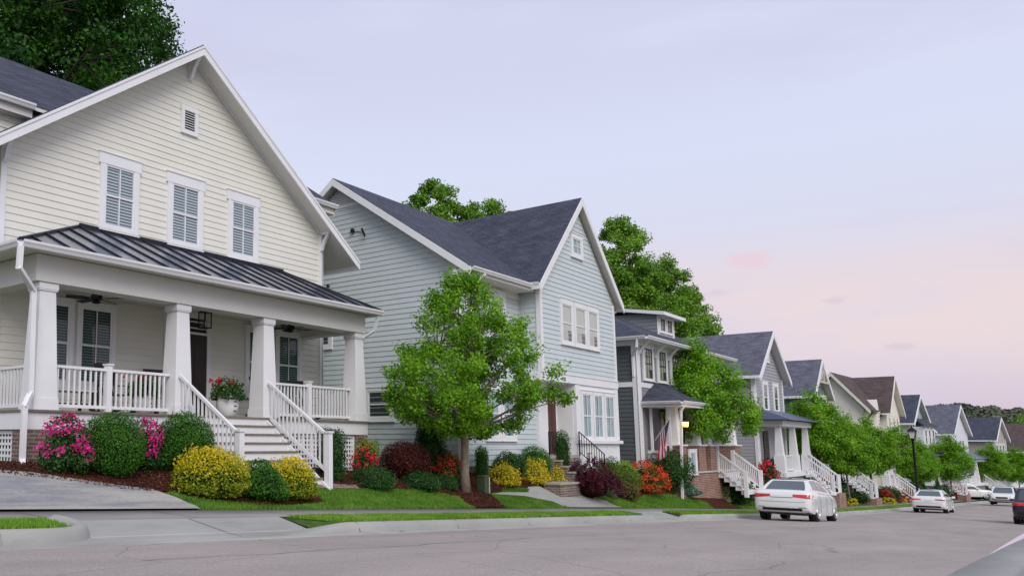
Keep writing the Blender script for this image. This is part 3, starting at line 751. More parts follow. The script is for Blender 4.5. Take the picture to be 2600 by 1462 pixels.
FY(16.6).box(mb, 7.98, 8.12, 5.6, 7.42, 0, .045)
mb.build('corner_board', WHITE, h1)
# front gable roof
def gz(x): return A_ - SL * abs(x - XC)
YF = 15.60
for s, xe in ((-1, 7.6), (1, 20.75)):
    x0, x1 = (xe, XC) if s < 0 else (XC, xe)
    rf = slab(h1, 'roof', [(x0, YF, gz(x0)), (x1, YF, gz(x1)), (x1, 20.4, gz(x1)), (x0, 20.4, gz(x0))], .05, SHINGLE, SOFFIT, .10)
    rb = MB(); rb.beam((xe, YF, gz(xe) - .035), (XC, YF, A_ - .035), (0, -1, 0), .045, .27)
    rb.beam((xe, YF - .045, gz(xe) - .035), (XC, YF - .045, A_ - .035), (0, -1, 0), .02, .07)
    rb.build('rake_board', WHITE, h1)
    fr = MB(); fr.beam((xe + (.95 if s < 0 else -.95), 16.13, gz(xe + (.95 if s < 0 else -.95)) - .15), (XC, 16.13, A_ - .15), (0, -1, 0), .03, .07); fr.build('frieze_board', WHITE, h1)
    ed = MB(); ed.beam((xe, YF, gz(xe) - .05), (xe, 20.4, gz(xe) - .05), (s, 0, 0), .025, .2); ed.build('fascia', WHITE, h1)
bracket(h1, (XC, 16.13, A_ - .22), (0, -1, 0), .50, .62, .11)
bracket(h1, (19.5, 16.13, gz(19.5) - .17), (0, -1, 0), .38, .55, .11); bracket(h1, (8.8, 16.13, gz(8.8) - .17), (0, -1, 0), .38, .55, .11)
# main block behind: ridge parallel to the street
ez = 7.52; ey = 16.28; ry = 20.4; rz = 10.46
slab(h1, 'roof', [(4.5, ey, ez), (20.45, ey, ez), (20.45, ry, rz), (4.5, ry, rz)], .05, SHINGLE, SOFFIT, .08)
slab(h1, 'roof', [(20.45, 24.5, ez), (4.5, 24.5, ez), (4.5, ry, rz), (20.45, ry, rz)], .05, SHINGLE, SOFFIT, .08)
for a, b in ((4.5, 9.55), (18.6, 20.47)):
    gutter(h1, (a, ey, ez - .02), (b, ey, ez - .02), (0, -1, 0))
    mb = MB(); mb.beam((a, ey + .05, ez - .12), (b, ey + .05, ez - .12), (0, 1, 0), .03, .16); mb.box(a, b, ey + .05, 16.6, ez - .31, ez - .28); mb.build('fascia', SOFFIT, h1)
mb = MB(); mb.beam((20.45, ey, ez - .03), (20.45, ry, rz - .03), (1, 0, 0), .03, .2); mb.build('rake_board', WHITE, h1)
# upper windows and vent
for a, b, z0, z1 in ((11.43, 12.30, 5.07, 6.57), (13.51, 14.44, 5.07, 6.59), (15.66, 16.56, 5.10, 6.60)):
    window(h1, fw, a, b, z0, z1, 'shutter', trim=.145, head=.27, sill=.10, cols=2, ear=.05)
louver(h1, fw, 13.87, 14.24, 8.13, 8.66, .105, 8)
# porch-level windows
for a, b in ((9.72, 10.58), (10.89, 11.75)): window(h1, fw, a, b, 1.30, 3.04, 'blind', trim=.11, head=.12, cols=2, glass=GLASSD)
for a, b in ((16.36, 17.2), (17.58, 18.45)): window(h1, fw, a, b, 1.31, 3.05, 'blind', trim=.13, head=.12, cols=2, glass=GLASSD)
# front door with sidelight
mb = MB(); fw.box(mb, 13.34, 13.46, .58, 3.16, 0, .06); fw.box(mb, 14.80, 14.94, .58, 3.16, 0, .06); fw.box(mb, 13.30, 14.98, 3.16, 3.34, 0, .065); fw.box(mb, 13.46, 14.80, 2.74, 2.80, 0, .055); fw.box(mb, 13.80, 13.86, .58, 2.74, 0, .055)
dfr = mb.build('door', WHITE, h1)
mb = MB(); fw.box(mb, 13.86, 14.80, .6, 2.74, .005, .035)
for z0, z1 in ((.75, 1.35), (1.5, 2.6)):
    for a in (13.96, 14.36): fw.box(mb, a, a + .34, z0, z1, .035, .042)
dl = mb.build('door_leaf', WOODDK, dfr)
mb = MB(); fw.box(mb, 13.92, 13.96, 1.45, 1.75, .035, .08); mb.build('handle', BLACK, dfr)
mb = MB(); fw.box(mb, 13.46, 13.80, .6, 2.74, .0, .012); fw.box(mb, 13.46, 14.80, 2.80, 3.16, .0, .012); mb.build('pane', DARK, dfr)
# porch: deck, skirt, piers
X0, X1, Y0 = 8.34, 18.96, 13.96
mb = MB()
y = Y0 - .03
while y < 16.1: mb.box(X0 - .03, X1 + .03, y, min(y + .135, 16.12), .535, .575); y += .14
mb.build('deck', DECK, h1)
mb = MB(); mb.box(X0, X1, Y0 + .03, Y0 + .08, .205, .535); mb.box(X0, X0 + .05, Y0 + .08, 16.1, .205, .535); mb.box(X1 - .05, X1, Y0 + .08, 16.1, .205, .535); mb.build('skirt_board', WHITE, h1)
mb = MB(); mb.box(X0 + .3, X1 - .3, Y0 + .5, 16.1, -1.3, .5); mb.build('foundation', DARK, h1)  # near-black block behind the lattice, under-porch darkness put into its colour
for a, b in ((8.36, 9.02), (11.9, 12.5), (14.85, 15.4), (18.46, 18.95)):
    MB().box(a, b, Y0 + .04, Y0 + .55, -1.4, .2).build('pier', BRICKD, h1)
def lattice(root, pl, u0, u1, z0, z1, step=.115, w=.05):
    l = MB(); fr = .075
    pl.box(l, u0, u0 + fr, z0, z1, 0, .03); pl.box(l, u1 - fr, u1, z0, z1, 0, .03); pl.box(l, u0 + fr, u1 - fr, z1 - fr, z1, 0, .03)
    z = z0
    while z < z1 - fr - .03: pl.box(l, u0 + fr, u1 - fr, z, z + w, .008, .016); z += step
    u = u0 + fr + .05
    while u < u1 - fr - .03: pl.box(l, u, u + w, z0, z1 - fr, .0, .008); u += step
    return l.build('lattice', WHITE, root)
fl = FY(Y0 + .14)
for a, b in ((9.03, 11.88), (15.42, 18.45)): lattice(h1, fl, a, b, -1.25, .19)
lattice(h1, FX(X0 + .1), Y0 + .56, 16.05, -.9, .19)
# columns and beam
for cx in (8.74, 12.2, 15.0, 18.70):
    cy = 14.25; c = MB(); c.taper(cx, cy, .575, .80, .275, .265); c.taper(cx, cy, .80, 2.87, .25, .178); c.taper(cx, cy, 2.87, 2.90, .205, .205); c.taper(cx, cy, 2.90, 3.03, .215, .215)
    c.build('column', WHITE, h1, bevel=.006)
mb = MB(); mb.box(8.42, 18.9, 14.0, 14.45, 3.035, 3.56); mb.box(8.42, 8.82, 14.45, 16.1, 3.035, 3.56); mb.box(18.5, 18.9, 14.45, 16.1, 3.035, 3.56); mb.build('porch_beam', mat('beam_paint', (.64, .63, .595), .55, var=.03, scale=1), h1)
mb = MB(); mb.box(8.82, 18.5, 14.45, 16.1, 3.30, 3.34); mb.build('porch_ceiling', mat('ceiling_paint', (.62, .62, .55), .6), h1)
# metal roof (hip)
ez1, tz = 3.66, 4.90; a0, a1, ye, yw = 7.82, 19.12, 13.58, 16.13; t0, t1 = 10.75, 17.75
pr = MB().prism([(a0, ye, ez1), (a1, ye, ez1), (t1, yw, tz), (t0, yw, tz)], (0, 0, -.03)).build('porch_roof', METALROOF, h1)
MB().prism([(a0, yw, ez1), (a0, ye, ez1), (t0, yw, tz)], (0, 0, -.03)).build('porch_roof', METALROOF, h1)
MB().prism([(a1, ye, ez1), (a1, yw, ez1), (t1, yw, tz)], (0, 0, -.03)).build('porch_roof', METALROOF, h1)
mb = MB(); sl_ = (tz - ez1) / (yw - ye)
def hipx(y): t = (y - ye) / (yw - ye); return a0 + (t0 - a0) * t, a1 + (t1 - a1) * t
x = a0 + .42
while x < a1 - .1:
    ytop = yw
    if x < t0: ytop = ye + (x - a0) / (t0 - a0) * (yw - ye)
    if x > t1: ytop = ye + (a1 - x) / (a1 - t1) * (yw - ye)
    if ytop - ye > .15:
        P, Q = Vector((x, ye + .01, ez1 + .018)), Vector((x, ytop, ez1 + (ytop - ye) * sl_ + .018)); mb.bar(P, Q, .03, .045)
    x += .62
mb.bar((a0, ye, ez1 + .01), (t0, yw, tz + .02), .09, .05); mb.bar((a1, ye, ez1 + .01), (t1, yw, tz + .02), .09, .05); mb.bar((t0, yw - .03, tz + .02), (t1, yw - .03, tz + .02), .06, .12)
y = ye + .4
while y < yw:
    t = (y - ye) / (yw - ye)
    mb.bar((a0 + .01, y, ez1 + .018), (a0 + (t0 - a0) * t, y, ez1 + (tz - ez1) * t + .018), .03, .045); mb.bar((a1 - .01, y, ez1 + .018), (a1 + (t1 - a1) * t, y, ez1 + (tz - ez1) * t + .018), .03, .045); y += .62
mb.build('roof_seam', METALSEAM, pr)
mb = MB(); mb.box(a0 + .1, a1 - .1, ye + .08, yw, 3.575, 3.60); mb.build('porch_soffit', SOFFIT, h1)
gutter(h1, (a0 + .02, ye + .03, ez1 - .01), (a1 - .02, ye + .03, ez1 - .01), (0, -1, 0), None, .125)
gutter(h1, (a0 + .03, yw, ez1 - .01), (a0 + .03, ye + .0, ez1 - .01), (-1, 0, 0), None, .125)
gutter(h1, (a1 - .03, ye, ez1 - .01), (a1 - .03, yw, ez1 - .01), (1, 0, 0), None, .125)
downspout(h1, [(7.82, 13.58, 3.5), (7.82, 13.6, 3.12), (8.30, 13.88, 2.80), (8.33, 13.88, .86), (8.16, 13.78, .62), (8.16, 13.78, -.35), (8.02, 13.5, -.55)], .1)
downspout(h1, [(18.98, 13.62, 3.5), (18.98, 13.75, 3.1), (18.93, 14.1, 2.92), (18.99, 14.2, 2.7), (18.99, 14.2, -.6)], .08)
# railings
yrl = 14.24
railing(h1, (9.0, yrl, .575), (11.95, yrl, .575), post=(.45,)); railing(h1, (15.26, yrl, .575), (18.45, yrl, .575), post=(.455,))
railing(h1, (8.72, 14.5, .575), (8.72, 16.05, .575)); railing(h1, (18.72, 14.5, .575), (18.72, 16.05, .575))
# steps
nst = 8; rs = 1.57 / nst; run = .245
stp = MB(); ris = MB()
for i in range(nst - 1):
    z = .575 - rs * (i + 1); yf = Y0 - run * (i + 1)
    stp.box(12.16, 14.86, yf - .03, yf + run + .01, z - .04, z); ris.box(12.18, 14.84, yf + .0, yf + .02, z - rs, z - .04)
ris.box(12.18, 14.84, Y0 + .0, Y0 + .02, .575 - rs, .535)
for X in (12.16, 14.80):
    ris.add([(X, Y0, .53), (X, Y0 - run * nst, .53 - rs * nst), (X, Y0 - run * nst, .25 - rs * nst), (X, Y0, .20), (X + .05, Y0, .53), (X + .05, Y0 - run * nst, .53 - rs * nst), (X + .05, Y0 - run * nst, .25 - rs * nst), (X + .05, Y0, .20)],
            [(0, 1, 2, 3), (7, 6, 5, 4), (0, 4, 5, 1), (1, 5, 6, 2), (2, 6, 7, 3), (3, 7, 4, 0)])
sts = stp.build('stairs', DECK, h1); ris.build('riser', WHITE, sts)
yb = Y0 - run * (nst - 1) - .12; zb = .575 - rs * (nst - 1)
for X, pts in ((12.08, (zb - .45)), (14.93, (zb - .3))):
    r = MB(); top = Vector((X, 14.02, 1.44)); bot = Vector((X, yb, zb + .93)); r.bar(top, bot, .075, .06); dn = Vector((0, 0, -.82))
    r.bar(top + dn, bot + dn, .05, .075)
    for i in range(1, 15):
        p = top.lerp(bot, i / 15); r.bar(p + dn, p, .035)
    r.bar((X, yb, pts - .5), (X, yb, zb + 1.0), .14); r.bar((X, yb, zb + 1.0), (X, yb, zb + 1.045), .19)
    r.build('railing', WHITE, h1)

# things on and around the porch
def ceiling_fan(label, loc, ph):
    t = thing('ceiling_fan', label, 'ceiling fan', loc, 0, 'black porch ceiling fans'); x, y, z = loc
    m = MB(); m.lathe((x, y, z), [(.02, .22), (.07, .2), (.07, .17), (.02, .16), (.02, .1), (.10, .085), (.13, .04), (.13, -.02), (.09, -.05), (.04, -.06)], 16); m.build('motor', BLACK, t, smooth=True)
    m = MB(); m.lathe((x, y, z), [(.04, -.06), (.10, -.075), (.10, -.10), (.03, -.12)], 14); m.build('hub', BLACK, t)
    for k in range(5):
        a = ph + k * 2 * math.pi / 5; u = Vector((math.cos(a), math.sin(a), 0)); v = Vector((-u.y, u.x, 0)) ; c = Vector(loc)
        b = MB(); b.prism([c + u * .15 - v * .035 + Vector((0, 0, .0)), c + u * .30 - v * .075 + Vector((0, 0, -.015)), c + u * .66 - v * .07 + Vector((0, 0, -.015)), c + u * .68 + v * .06 + Vector((0, 0, .02)), c + u * .30 + v * .07 + Vector((0, 0, .02)), c + u * .15 + v * .035 + Vector((0, 0, .01))], (0, 0, -.012)); b.build('blade', BLACK, t)
    return t
ceiling_fan('black ceiling fan at the driveway end of the cream house porch', (10.58, 15.1, 3.08), .3)
ceiling_fan('black ceiling fan over the porch end nearest the pale blue house', (16.95, 15.1, 3.08), 1.0)
lt = thing('porch_lantern', 'black framed glass lantern hanging beside the front door of the cream house', 'lantern', (13.75, 15.05, 2.75))
m = MB(); lx, ly = 13.75, 15.05
for sx in (-.11, .11):
    for sy in (-.11, .11): m.bar((lx + sx, ly + sy, 2.75), (lx + sx, ly + sy, 3.13), .02)
for z in (2.75, 3.13): 
    for sx in (-.11, .11): m.bar((lx + sx, ly - .12, z), (lx + sx, ly + .12, z), .022); m.bar((lx - .12, ly + sx, z), (lx + .12, ly + sx, z), .022)
m.taper(lx, ly, 3.13, 3.2, .13, .05); m.bar((lx, ly, 3.2), (lx, ly, 3.32), .02); m.build('frame', BLACK, lt)
m = MB(); m.box(lx - .1, lx + .1, ly - .1, ly + .1, 2.76, 3.12); m.build('pane', mat_glass('lantern_glass', (.85, .85, .82), .05), lt)
m = MB(); m.lathe((lx, ly, 2.80), [(.02, 0), (.02, .12), (.015, .14)], 10); m.build('candle', mat('candle_sleeve', (.5, .48, .42), .6), lt)

def chair(label, loc, rz, m=None, rocker=True, name='rocking_chair', cat='chair'):
    m = m or BLACKF; t = thing(name, label, cat, loc, rz); x, y, z = loc
    s = MB()
    for i in range(6): s.box(x - .25, x + .25, y - .24 + i * .08, y - .17 + i * .08, z + .42, z + .44)
    s.build('seat', m, t)
    b = MB()
    for i in range(7): b.bar((x - .22 + i * .073, y + .24, z + .44), (x - .24 + i * .08, y + .42, z + 1.08), .035, .012)
    b.bar((x - .27, y + .43, z + 1.10), (x + .27, y + .43, z + 1.10), .03, .09); b.build('backrest', m, t)
    for sx in (-.27, .27):
        a = MB(); a.bar((x + sx, y - .28, z + .64), (x + sx, y + .30, z + .66), .06, .025); a.build('armrest', m, t)
        for dy, zt in ((-.24, .64), (.24, 1.0)):
            l = MB(); l.bar((x + sx, y + dy, z + .05), (x + sx, y + dy + (.12 if dy > 0 else 0), z + zt), .04); l.build('leg', m, t)
        if rocker:
            rk = MB(); pts = [(x + sx, y - .42 + i * .12, z + .03 + .06 * ((i - 3.6) / 3.6) ** 2) for i in range(9)]
            for i in range(8): rk.bar(pts[i], pts[i + 1], .03, .045)
            rk.build('rocker', m, t)
    return t
ZP = .575
chair('black wooden rocking chair behind the porch railing near the driveway', (11.25, 15.2, ZP), .15)
chair('black wooden rocking chair beside the front door behind the railing', (12.75, 15.45, ZP), -.2)
chair('black rocking chair at the porch end nearest the blue house, facing the steps', (16.2, 15.2, ZP), .2)
chair('black rocking chair in the porch corner nearest the blue house', (17.75, 15.3, ZP), -.25)
tb = thing('porch_table', 'low dark table with a pale top behind the porch railing near the driveway', 'table', (9.95, 15.15, ZP))
m = MB(); m.box(9.4, 10.5, 14.85, 15.45, 1.02, 1.06); m.build('table_top', WHITE, tb)
for a in (9.45, 10.45):
    for b in (14.9, 15.4): MB().box(a - .03, a + .03, b - .03, b + .03, ZP, 1.02).build('leg', BLACKF, tb)
m = MB(); m.box(9.46, 10.44, 14.9, 15.4, .74, .77); m.build('shelf', BLACKF, tb)
# ------------------------------------------------------------------ plants
G_DARK = mat_leaf('dark_evergreen_leaf', [(.008, .035, .008), (.018, .07, .014), (.04, .125, .02), (.09, .20, .03)], .15, .5, 2.5)
G_MID = mat_leaf('boxwood_leaf', [(.012, .055, .006), (.03, .115, .010), (.06, .19, .014), (.13, .29, .025)], .2, .5, 2.5)
G_LIME = mat_leaf('lime_leaf', [(.08, .16, .01), (.17, .29, .02), (.28, .42, .04), (.42, .52, .09)], .25, .55, 2.5)
G_YEL = mat_leaf('golden_leaf', [(.22, .26, .008), (.50, .44, .008), (.72, .56, .012), (.85, .66, .05)], .2, .55, 4)
G_OLIVE = mat_leaf('olive_leaf', [(.03, .06, .006), (.07, .125, .01), (.13, .20, .018), (.22, .27, .04)], .2, .55, 2.5)
G_BRONZE = mat_leaf('bronze_leaf', [(.05, .035, .012), (.10, .08, .02), (.17, .14, .03), (.25, .20, .06)], .2, .55, 4)
G_BLUE = mat_leaf('blue_green_leaf', [(.03, .09, .06), (.07, .16, .11), (.12, .23, .16), (.20, .32, .24)], .15, .6, 4)
G_BURG = mat_leaf('burgundy_leaf', [(.018, .004, .004), (.045, .008, .007), (.085, .015, .011), (.15, .03, .02)], .15, .5, 3)
G_PLUM = mat_leaf('plum_maple_leaf', [(.022, .003, .008), (.055, .006, .016), (.10, .012, .028), (.18, .035, .055)], .25, .5, 3)
F_PINK = mat_leaf('hot_pink_petal', [(.42, .008, .09), (.62, .014, .20), (.78, .03, .32), (.85, .10, .42)], .25, .6, 5)
F_RED = mat_leaf('crimson_petal', [(.36, .006, .012), (.55, .010, .03), (.72, .02, .06), (.80, .07, .12)], .2, .6, 5)
F_ORANGE = mat_leaf('vermilion_petal', [(.50, .02, .006), (.70, .04, .010), (.80, .075, .02), (.85, .15, .06)], .2, .6, 5)
F_PURP = mat_leaf('violet_petal', [(.10, .04, .25), (.18, .09, .36), (.26, .15, .45)], .2, .6, 5)
T_LEAF = mat_leaf('maple_leaf', [(.04, .13, .006), (.11, .28, .010), (.22, .46, .016), (.40, .64, .05)], .38, .5, 1.1)
T_OAK = mat_leaf('oak_leaf', [(.008, .035, .005), (.018, .07, .007), (.04, .14, .010), (.10, .27, .018)], .3, .55, .25)
T_BACK = mat_leaf('back_tree_leaf', [(.05, .13, .012), (.11, .25, .018), (.20, .39, .03), (.33, .53, .06)], .3, .55, .22)
BARK = mat('street_tree_bark', (.17, .125, .09), .9, col2=(.28, .22, .165), scale=9, bump=.7, bscale=30)
BARKD = mat('dark_bark', (.045, .032, .024), .9, col2=(.085, .065, .05), scale=5, bump=.8, bscale=18)
TWIG = mat('twig_bark', (.05, .035, .022), .9)

def sph(n):
    return unit(rng.normal(0, 1, (n, 3)))
def lumpy(D, k, amp, fr):
    """smooth pseudo-noise over directions"""
    o = rng.uniform(0, 6.28, (k, 3)); w = rng.normal(0, fr, (k, 3)); s = np.zeros(len(D))
    for i in range(k): s += np.sin(D @ w[i] + o[i, 0])
    return 1 + amp * s / math.sqrt(k)
def shape_fn(kind, D):
    """radius multipliers (x,y) and height for unit directions; body spans z 0..1, half-width 1"""
    z = D[:, 2]
    if kind == 'ball': return D * np.array([1, 1, .5]) + [0, 0, .5], unit(D)
    if kind == 'dome':
        P = D.copy(); P[:, 2] = np.where(z > 0, z * .72, z * .28); P += [0, 0, .28]; return P, unit(D)
    if kind == 'box':
        q = np.abs(D) ** 4; f = 1 / (q.sum(1) ** .25); P = D * f[:, None]; return P * np.array([1, 1, .5]) + [0, 0, .5], unit(D)
    if kind == 'cone':
        h = (z + 1) / 2; r = np.clip(1.05 * (1 - h) ** .8 + .02, 0, 1) * np.minimum(1, h / .12 + .55); a = np.arctan2(D[:, 1], D[:, 0])
        P = np.column_stack([r * np.cos(a), r * np.sin(a), h]); return P, unit(np.column_stack([np.cos(a), np.sin(a), np.full(len(D), .5)]))
    if kind == 'column':
        h = (z + 1) / 2; r = np.sqrt(np.clip(1 - (2 * h - 1) ** 4, 0, 1)); a = np.arctan2(D[:, 1], D[:, 0])
        P = np.column_stack([r * np.cos(a), r * np.sin(a), h]); return P, unit(np.column_stack([np.cos(a), np.sin(a), (h - .4)]))
def shrub_mesh(root, w, h, shape, m, n, size, lump=.08, fill=.35, core=.78, fuzz=.03, zlo=None, zhi=None, name='foliage', rnd=.75, aspect=.6, loc=None, spikes=0, up=.25):
    L = np.array(loc if loc is not None else root.location[:])
    D = sph(n); P, Nn = shape_fn(shape, D)
    rad = lumpy(D, 9, lump, 3.2) * (1 - fill * rng.random(n) ** 2.2)
    ctr = np.array([0, 0, .45 if shape != 'cone' else .25]); P = ctr + (P - ctr) * rad[:, None]
    V = P * np.array([w / 2, w / 2, h]) + rng.normal(0, fuzz, (n, 3)); V[:, 2] = np.maximum(V[:, 2], .03)
    Nn = unit(Nn + [0, 0, up])
    if spikes:
        k = rng.choice(n, spikes); s = rng.random(spikes); q = V[k].copy(); 
        for j in range(5):
            E = q + np.column_stack([rng.normal(0, .02, (spikes, 2)), (.03 + .03 * j) * np.ones(spikes)]); V = np.vstack([V, E]); Nn = np.vstack([Nn, Nn[k]])
    if zlo is not None: k = V[:, 2] > (zlo + rng.normal(0, .07, len(V))) * h; V, Nn = V[k], Nn[k]
    if zhi is not None: k = V[:, 2] < (zhi + rng.normal(0, .07, len(V))) * h; V, Nn = V[k], Nn[k]
    return mesh_quads(name, leaf_quads(V + L, Nn, size, rnd, aspect), m, root)
COREM = mat('dark_core', (.012, .022, .008), .95, col2=(.03, .05, .014), scale=20, bump=1., bscale=40, spec=.05)  # core colours: the shade inside a shrub is put into the tone
COREB = mat('dark_red_core', (.018, .006, .005), .95, col2=(.04, .014, .010), scale=20, bump=1., bscale=40, spec=.05)
def core_mesh(root, w, h, shape, f=.76, m=None, loc=None):  # opaque filler body added behind the leaf shell to stop see-through
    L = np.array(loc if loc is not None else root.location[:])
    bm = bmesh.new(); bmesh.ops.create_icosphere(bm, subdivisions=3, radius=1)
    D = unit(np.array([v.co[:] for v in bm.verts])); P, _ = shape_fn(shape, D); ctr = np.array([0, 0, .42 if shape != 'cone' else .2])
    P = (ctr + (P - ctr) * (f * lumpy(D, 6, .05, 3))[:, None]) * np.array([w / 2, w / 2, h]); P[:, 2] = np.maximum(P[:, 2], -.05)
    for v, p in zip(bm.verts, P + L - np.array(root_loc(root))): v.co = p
    me = bpy.data.meshes.new('inner_core'); bm.to_mesh(me); bm.free(); me.materials.append(m or COREM)
    o = bpy.data.objects.new('inner_core', me); COL.objects.link(o); o.parent = root; return o
def shrub(name, label, loc, w, h, shape='ball', m=None, n=5000, size=.045, cat='shrub', group=None, corem=None, **k):
    t = thing(name, label, cat, loc, 0, group)
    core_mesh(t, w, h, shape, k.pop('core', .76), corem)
    shrub_mesh(t, w, h, shape, m or G_DARK, n, size, **k); return t
def blossoms(root, w, h, shape, m, nclus, per, size, zlo=.25, zhi=1.1, seed_dirs=None, spread=.07, name='blossoms'):
    L = np.array(root.location[:]); D = sph(nclus * 4); D = D[(D[:, 2] > -.75)][:nclus] if seed_dirs is None else seed_dirs
    P, Nn = shape_fn(shape, D); V = P * np.array([w / 2, w / 2, h]); k = (V[:, 2] > zlo * h) & (V[:, 2] < zhi * h); V, Nn = V[k] * 1.02, Nn[k]
    C = np.repeat(V, per, 0) + rng.normal(0, spread, (len(V) * per, 3)); NN = np.repeat(Nn, per, 0)
    return mesh_quads(name, leaf_quads(C + L, NN, size, .6, .85), m, root)

def T(X, Y, dz=-.04): return (X, Y, terr(X, Y) + dz)
# ---- beds of the cream house
t = shrub('azalea', 'hot pink azalea against the brown brick pier at the driveway corner of the porch', T(8.55, 13.0), .95, .98, 'dome', G_DARK, 3800, .05, 'azalea', None, lump=.16, fill=.5, core=.62)
blossoms(t, .95, 1.0, 'dome', F_PINK, 78, 22, .05, .30, 1.2, spread=.05)
shrub('round_shrub', 'big round clipped green shrub between the two hot pink azaleas', T(9.46, 12.85), 1.18, 1.20, 'ball', G_MID, 17000, .034, lump=.05, fill=.3, spikes=60)
t = shrub('azalea', 'hot pink azalea squeezed between two big round green shrubs', T(10.52, 13.2), .82, 1.02, 'dome', G_DARK, 3000, .05, 'azalea', None, lump=.18, fill=.5, core=.6)
blossoms(t, .82, 1.02, 'dome', F_PINK, 55, 20, .05, .3, 1.2, spread=.05)
shrub('round_shrub', 'big round clipped green shrub beside the foot of the porch steps', T(11.33, 12.95), 1.2, 1.26, 'ball', G_MID, 17000, .034, lump=.05, fill=.3, spikes=60)
def golden(label, loc, w, h, n=7500):
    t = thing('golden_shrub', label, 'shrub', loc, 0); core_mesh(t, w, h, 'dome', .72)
    shrub_mesh(t, w, h, 'dome', mat_leaf('golden_green_leaf', [(.07, .14, .008), (.17, .25, .012), (.33, .38, .015), (.5, .46, .02)], .25, .55, 4), int(n * .75), .046, lump=.10, fill=.4, zhi=.72)
    shrub_mesh(t, w, h, 'dome', G_YEL, int(n * .95), .046, lump=.10, fill=.35, zlo=.52, name='new_growth', spikes=160); return t
golden('large golden yellow shrub nearest the driveway, with green lower leaves', T(11.05, 11.82), 1.52, .95, 11000)
golden('golden yellow shrub at the lawn edge in front of the porch steps', T(12.98, 11.62), 1.22, .86, 8500)
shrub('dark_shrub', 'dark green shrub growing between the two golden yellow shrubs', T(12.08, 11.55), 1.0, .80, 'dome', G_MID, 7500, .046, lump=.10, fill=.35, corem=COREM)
shrub('small_shrub', 'small dark green shrub at the street end of the golden hedge by the steps', T(13.75, 11.85), .5, .5, 'dome', G_DARK, 2600, .04, lump=.1)
shrub('clipped_shrub', 'tall square-clipped dark green shrub beside the porch lattice', T(15.80, 12.75), .60, 1.20, 'box', G_DARK, 8000, .038, lump=.05, fill=.25)
t = shrub('azalea', 'crimson azalea in front of the lime green shrub between the two houses', T(17.75, 13.2), .68, .70, 'dome', G_DARK, 2200, .05, 'azalea', None, lump=.14, core=.62)
blossoms(t, .68, .70, 'dome', F_RED, 42, 20, .055, .3, 1.2)
shrub('lime_shrub', 'lime green shrub between the cream house porch and the burgundy shrub', T(18.75, 13.9), .72, .98, 'ball', G_LIME, 3600, .05, lump=.14, fill=.45)
shrub('low_shrub', 'low mounded dark green shrub nearest the porch lattice', T(16.93, 12.32), 1.06, .54, 'dome', G_DARK, 6500, .04, lump=.07)
shrub('burgundy_shrub', 'rounded burgundy-leaved shrub in front of the cone-shaped evergreen', T(19.2, 12.95), 1.36, 1.05, 'ball', G_BURG, 12000, .038, lump=.05, fill=.3, corem=COREB)
shrub('conical_evergreen', 'tall cone-shaped green evergreen against the pale blue side wall', T(21.46, 13.6), 1.5, 1.75, 'cone', G_DARK, 10000, .055, lump=.08, fill=.35, up=.5)
shrub('low_shrub', 'low mounded dark green shrub under the burgundy shrub', T(18.94, 12.3), 1.02, .48, 'dome', G_DARK, 5500, .04, lump=.08)
shrub('low_shrub', 'low mounded dark green shrub tucked behind the nearest street tree trunk', T(20.24, 12.35), .72, .40, 'dome', G_DARK, 3500, .04, lump=.08)
t = shrub('azalea', 'azalea with crimson and orange blossoms behind the nearest street tree trunk', T(21.2, 12.8), .95, .74, 'dome', G_OLIVE, 2800, .05, 'azalea', None, lump=.14, core=.6)
blossoms(t, .95, .74, 'dome', F_RED, 36, 18, .055, .1, 1.2); blossoms(t, .95, .74, 'dome', F_ORANGE, 14, 14, .05, .5, 1.2)
shrub('lime_shrub', 'small lime green shrub behind the crimson and orange azalea', T(21.9, 13.15), .62, .70, 'ball', G_LIME, 2500, .045, lump=.12, fill=.4)
# ---- beds of the pale blue house
shrub('columnar_evergreen', 'slim column-shaped evergreen behind the green utility pedestal', T(23.46, 13.0), .40, 1.0, 'column', G_MID, 4200, .035, lump=.06)
shrub('round_shrub', 'loose dark green round shrub under the pale blue house windows', T(25.1, 12.9), 1.05, .92, 'ball', G_DARK, 5200, .055, lump=.12, fill=.4)
shrub('round_shrub', 'dense bright green round shrub left of the dark red front door', T(27.1, 13.0), 1.1, 1.14, 'ball', G_MID, 7000, .042, lump=.05)
for lab, X, Y, w, h in (('small golden yellow shrub nearest the utility pedestal', 23.96, 12.52, .9, .64), ('golden yellow shrub in the middle of three in front of the pale blue house', 26.3, 12.62, .95, .78), ('golden yellow shrub nearest the brick steps', 27.75, 12.55, .85, .72)):
    shrub('golden_shrub', lab, T(X, Y), w, h, 'dome', G_YEL, 3600, .055, lump=.16, fill=.45, spikes=90, corem=mat('gold_core', (.10, .10, .01), .9), up=.6)  # filler core in a darker gold behind the leaves
shrub('columnar_evergreen', 'tall column-shaped evergreen beside the dark red front door', T(27.95, 12.42, .25), .5, 1.7, 'column', G_DARK, 5200, .04, lump=.08)
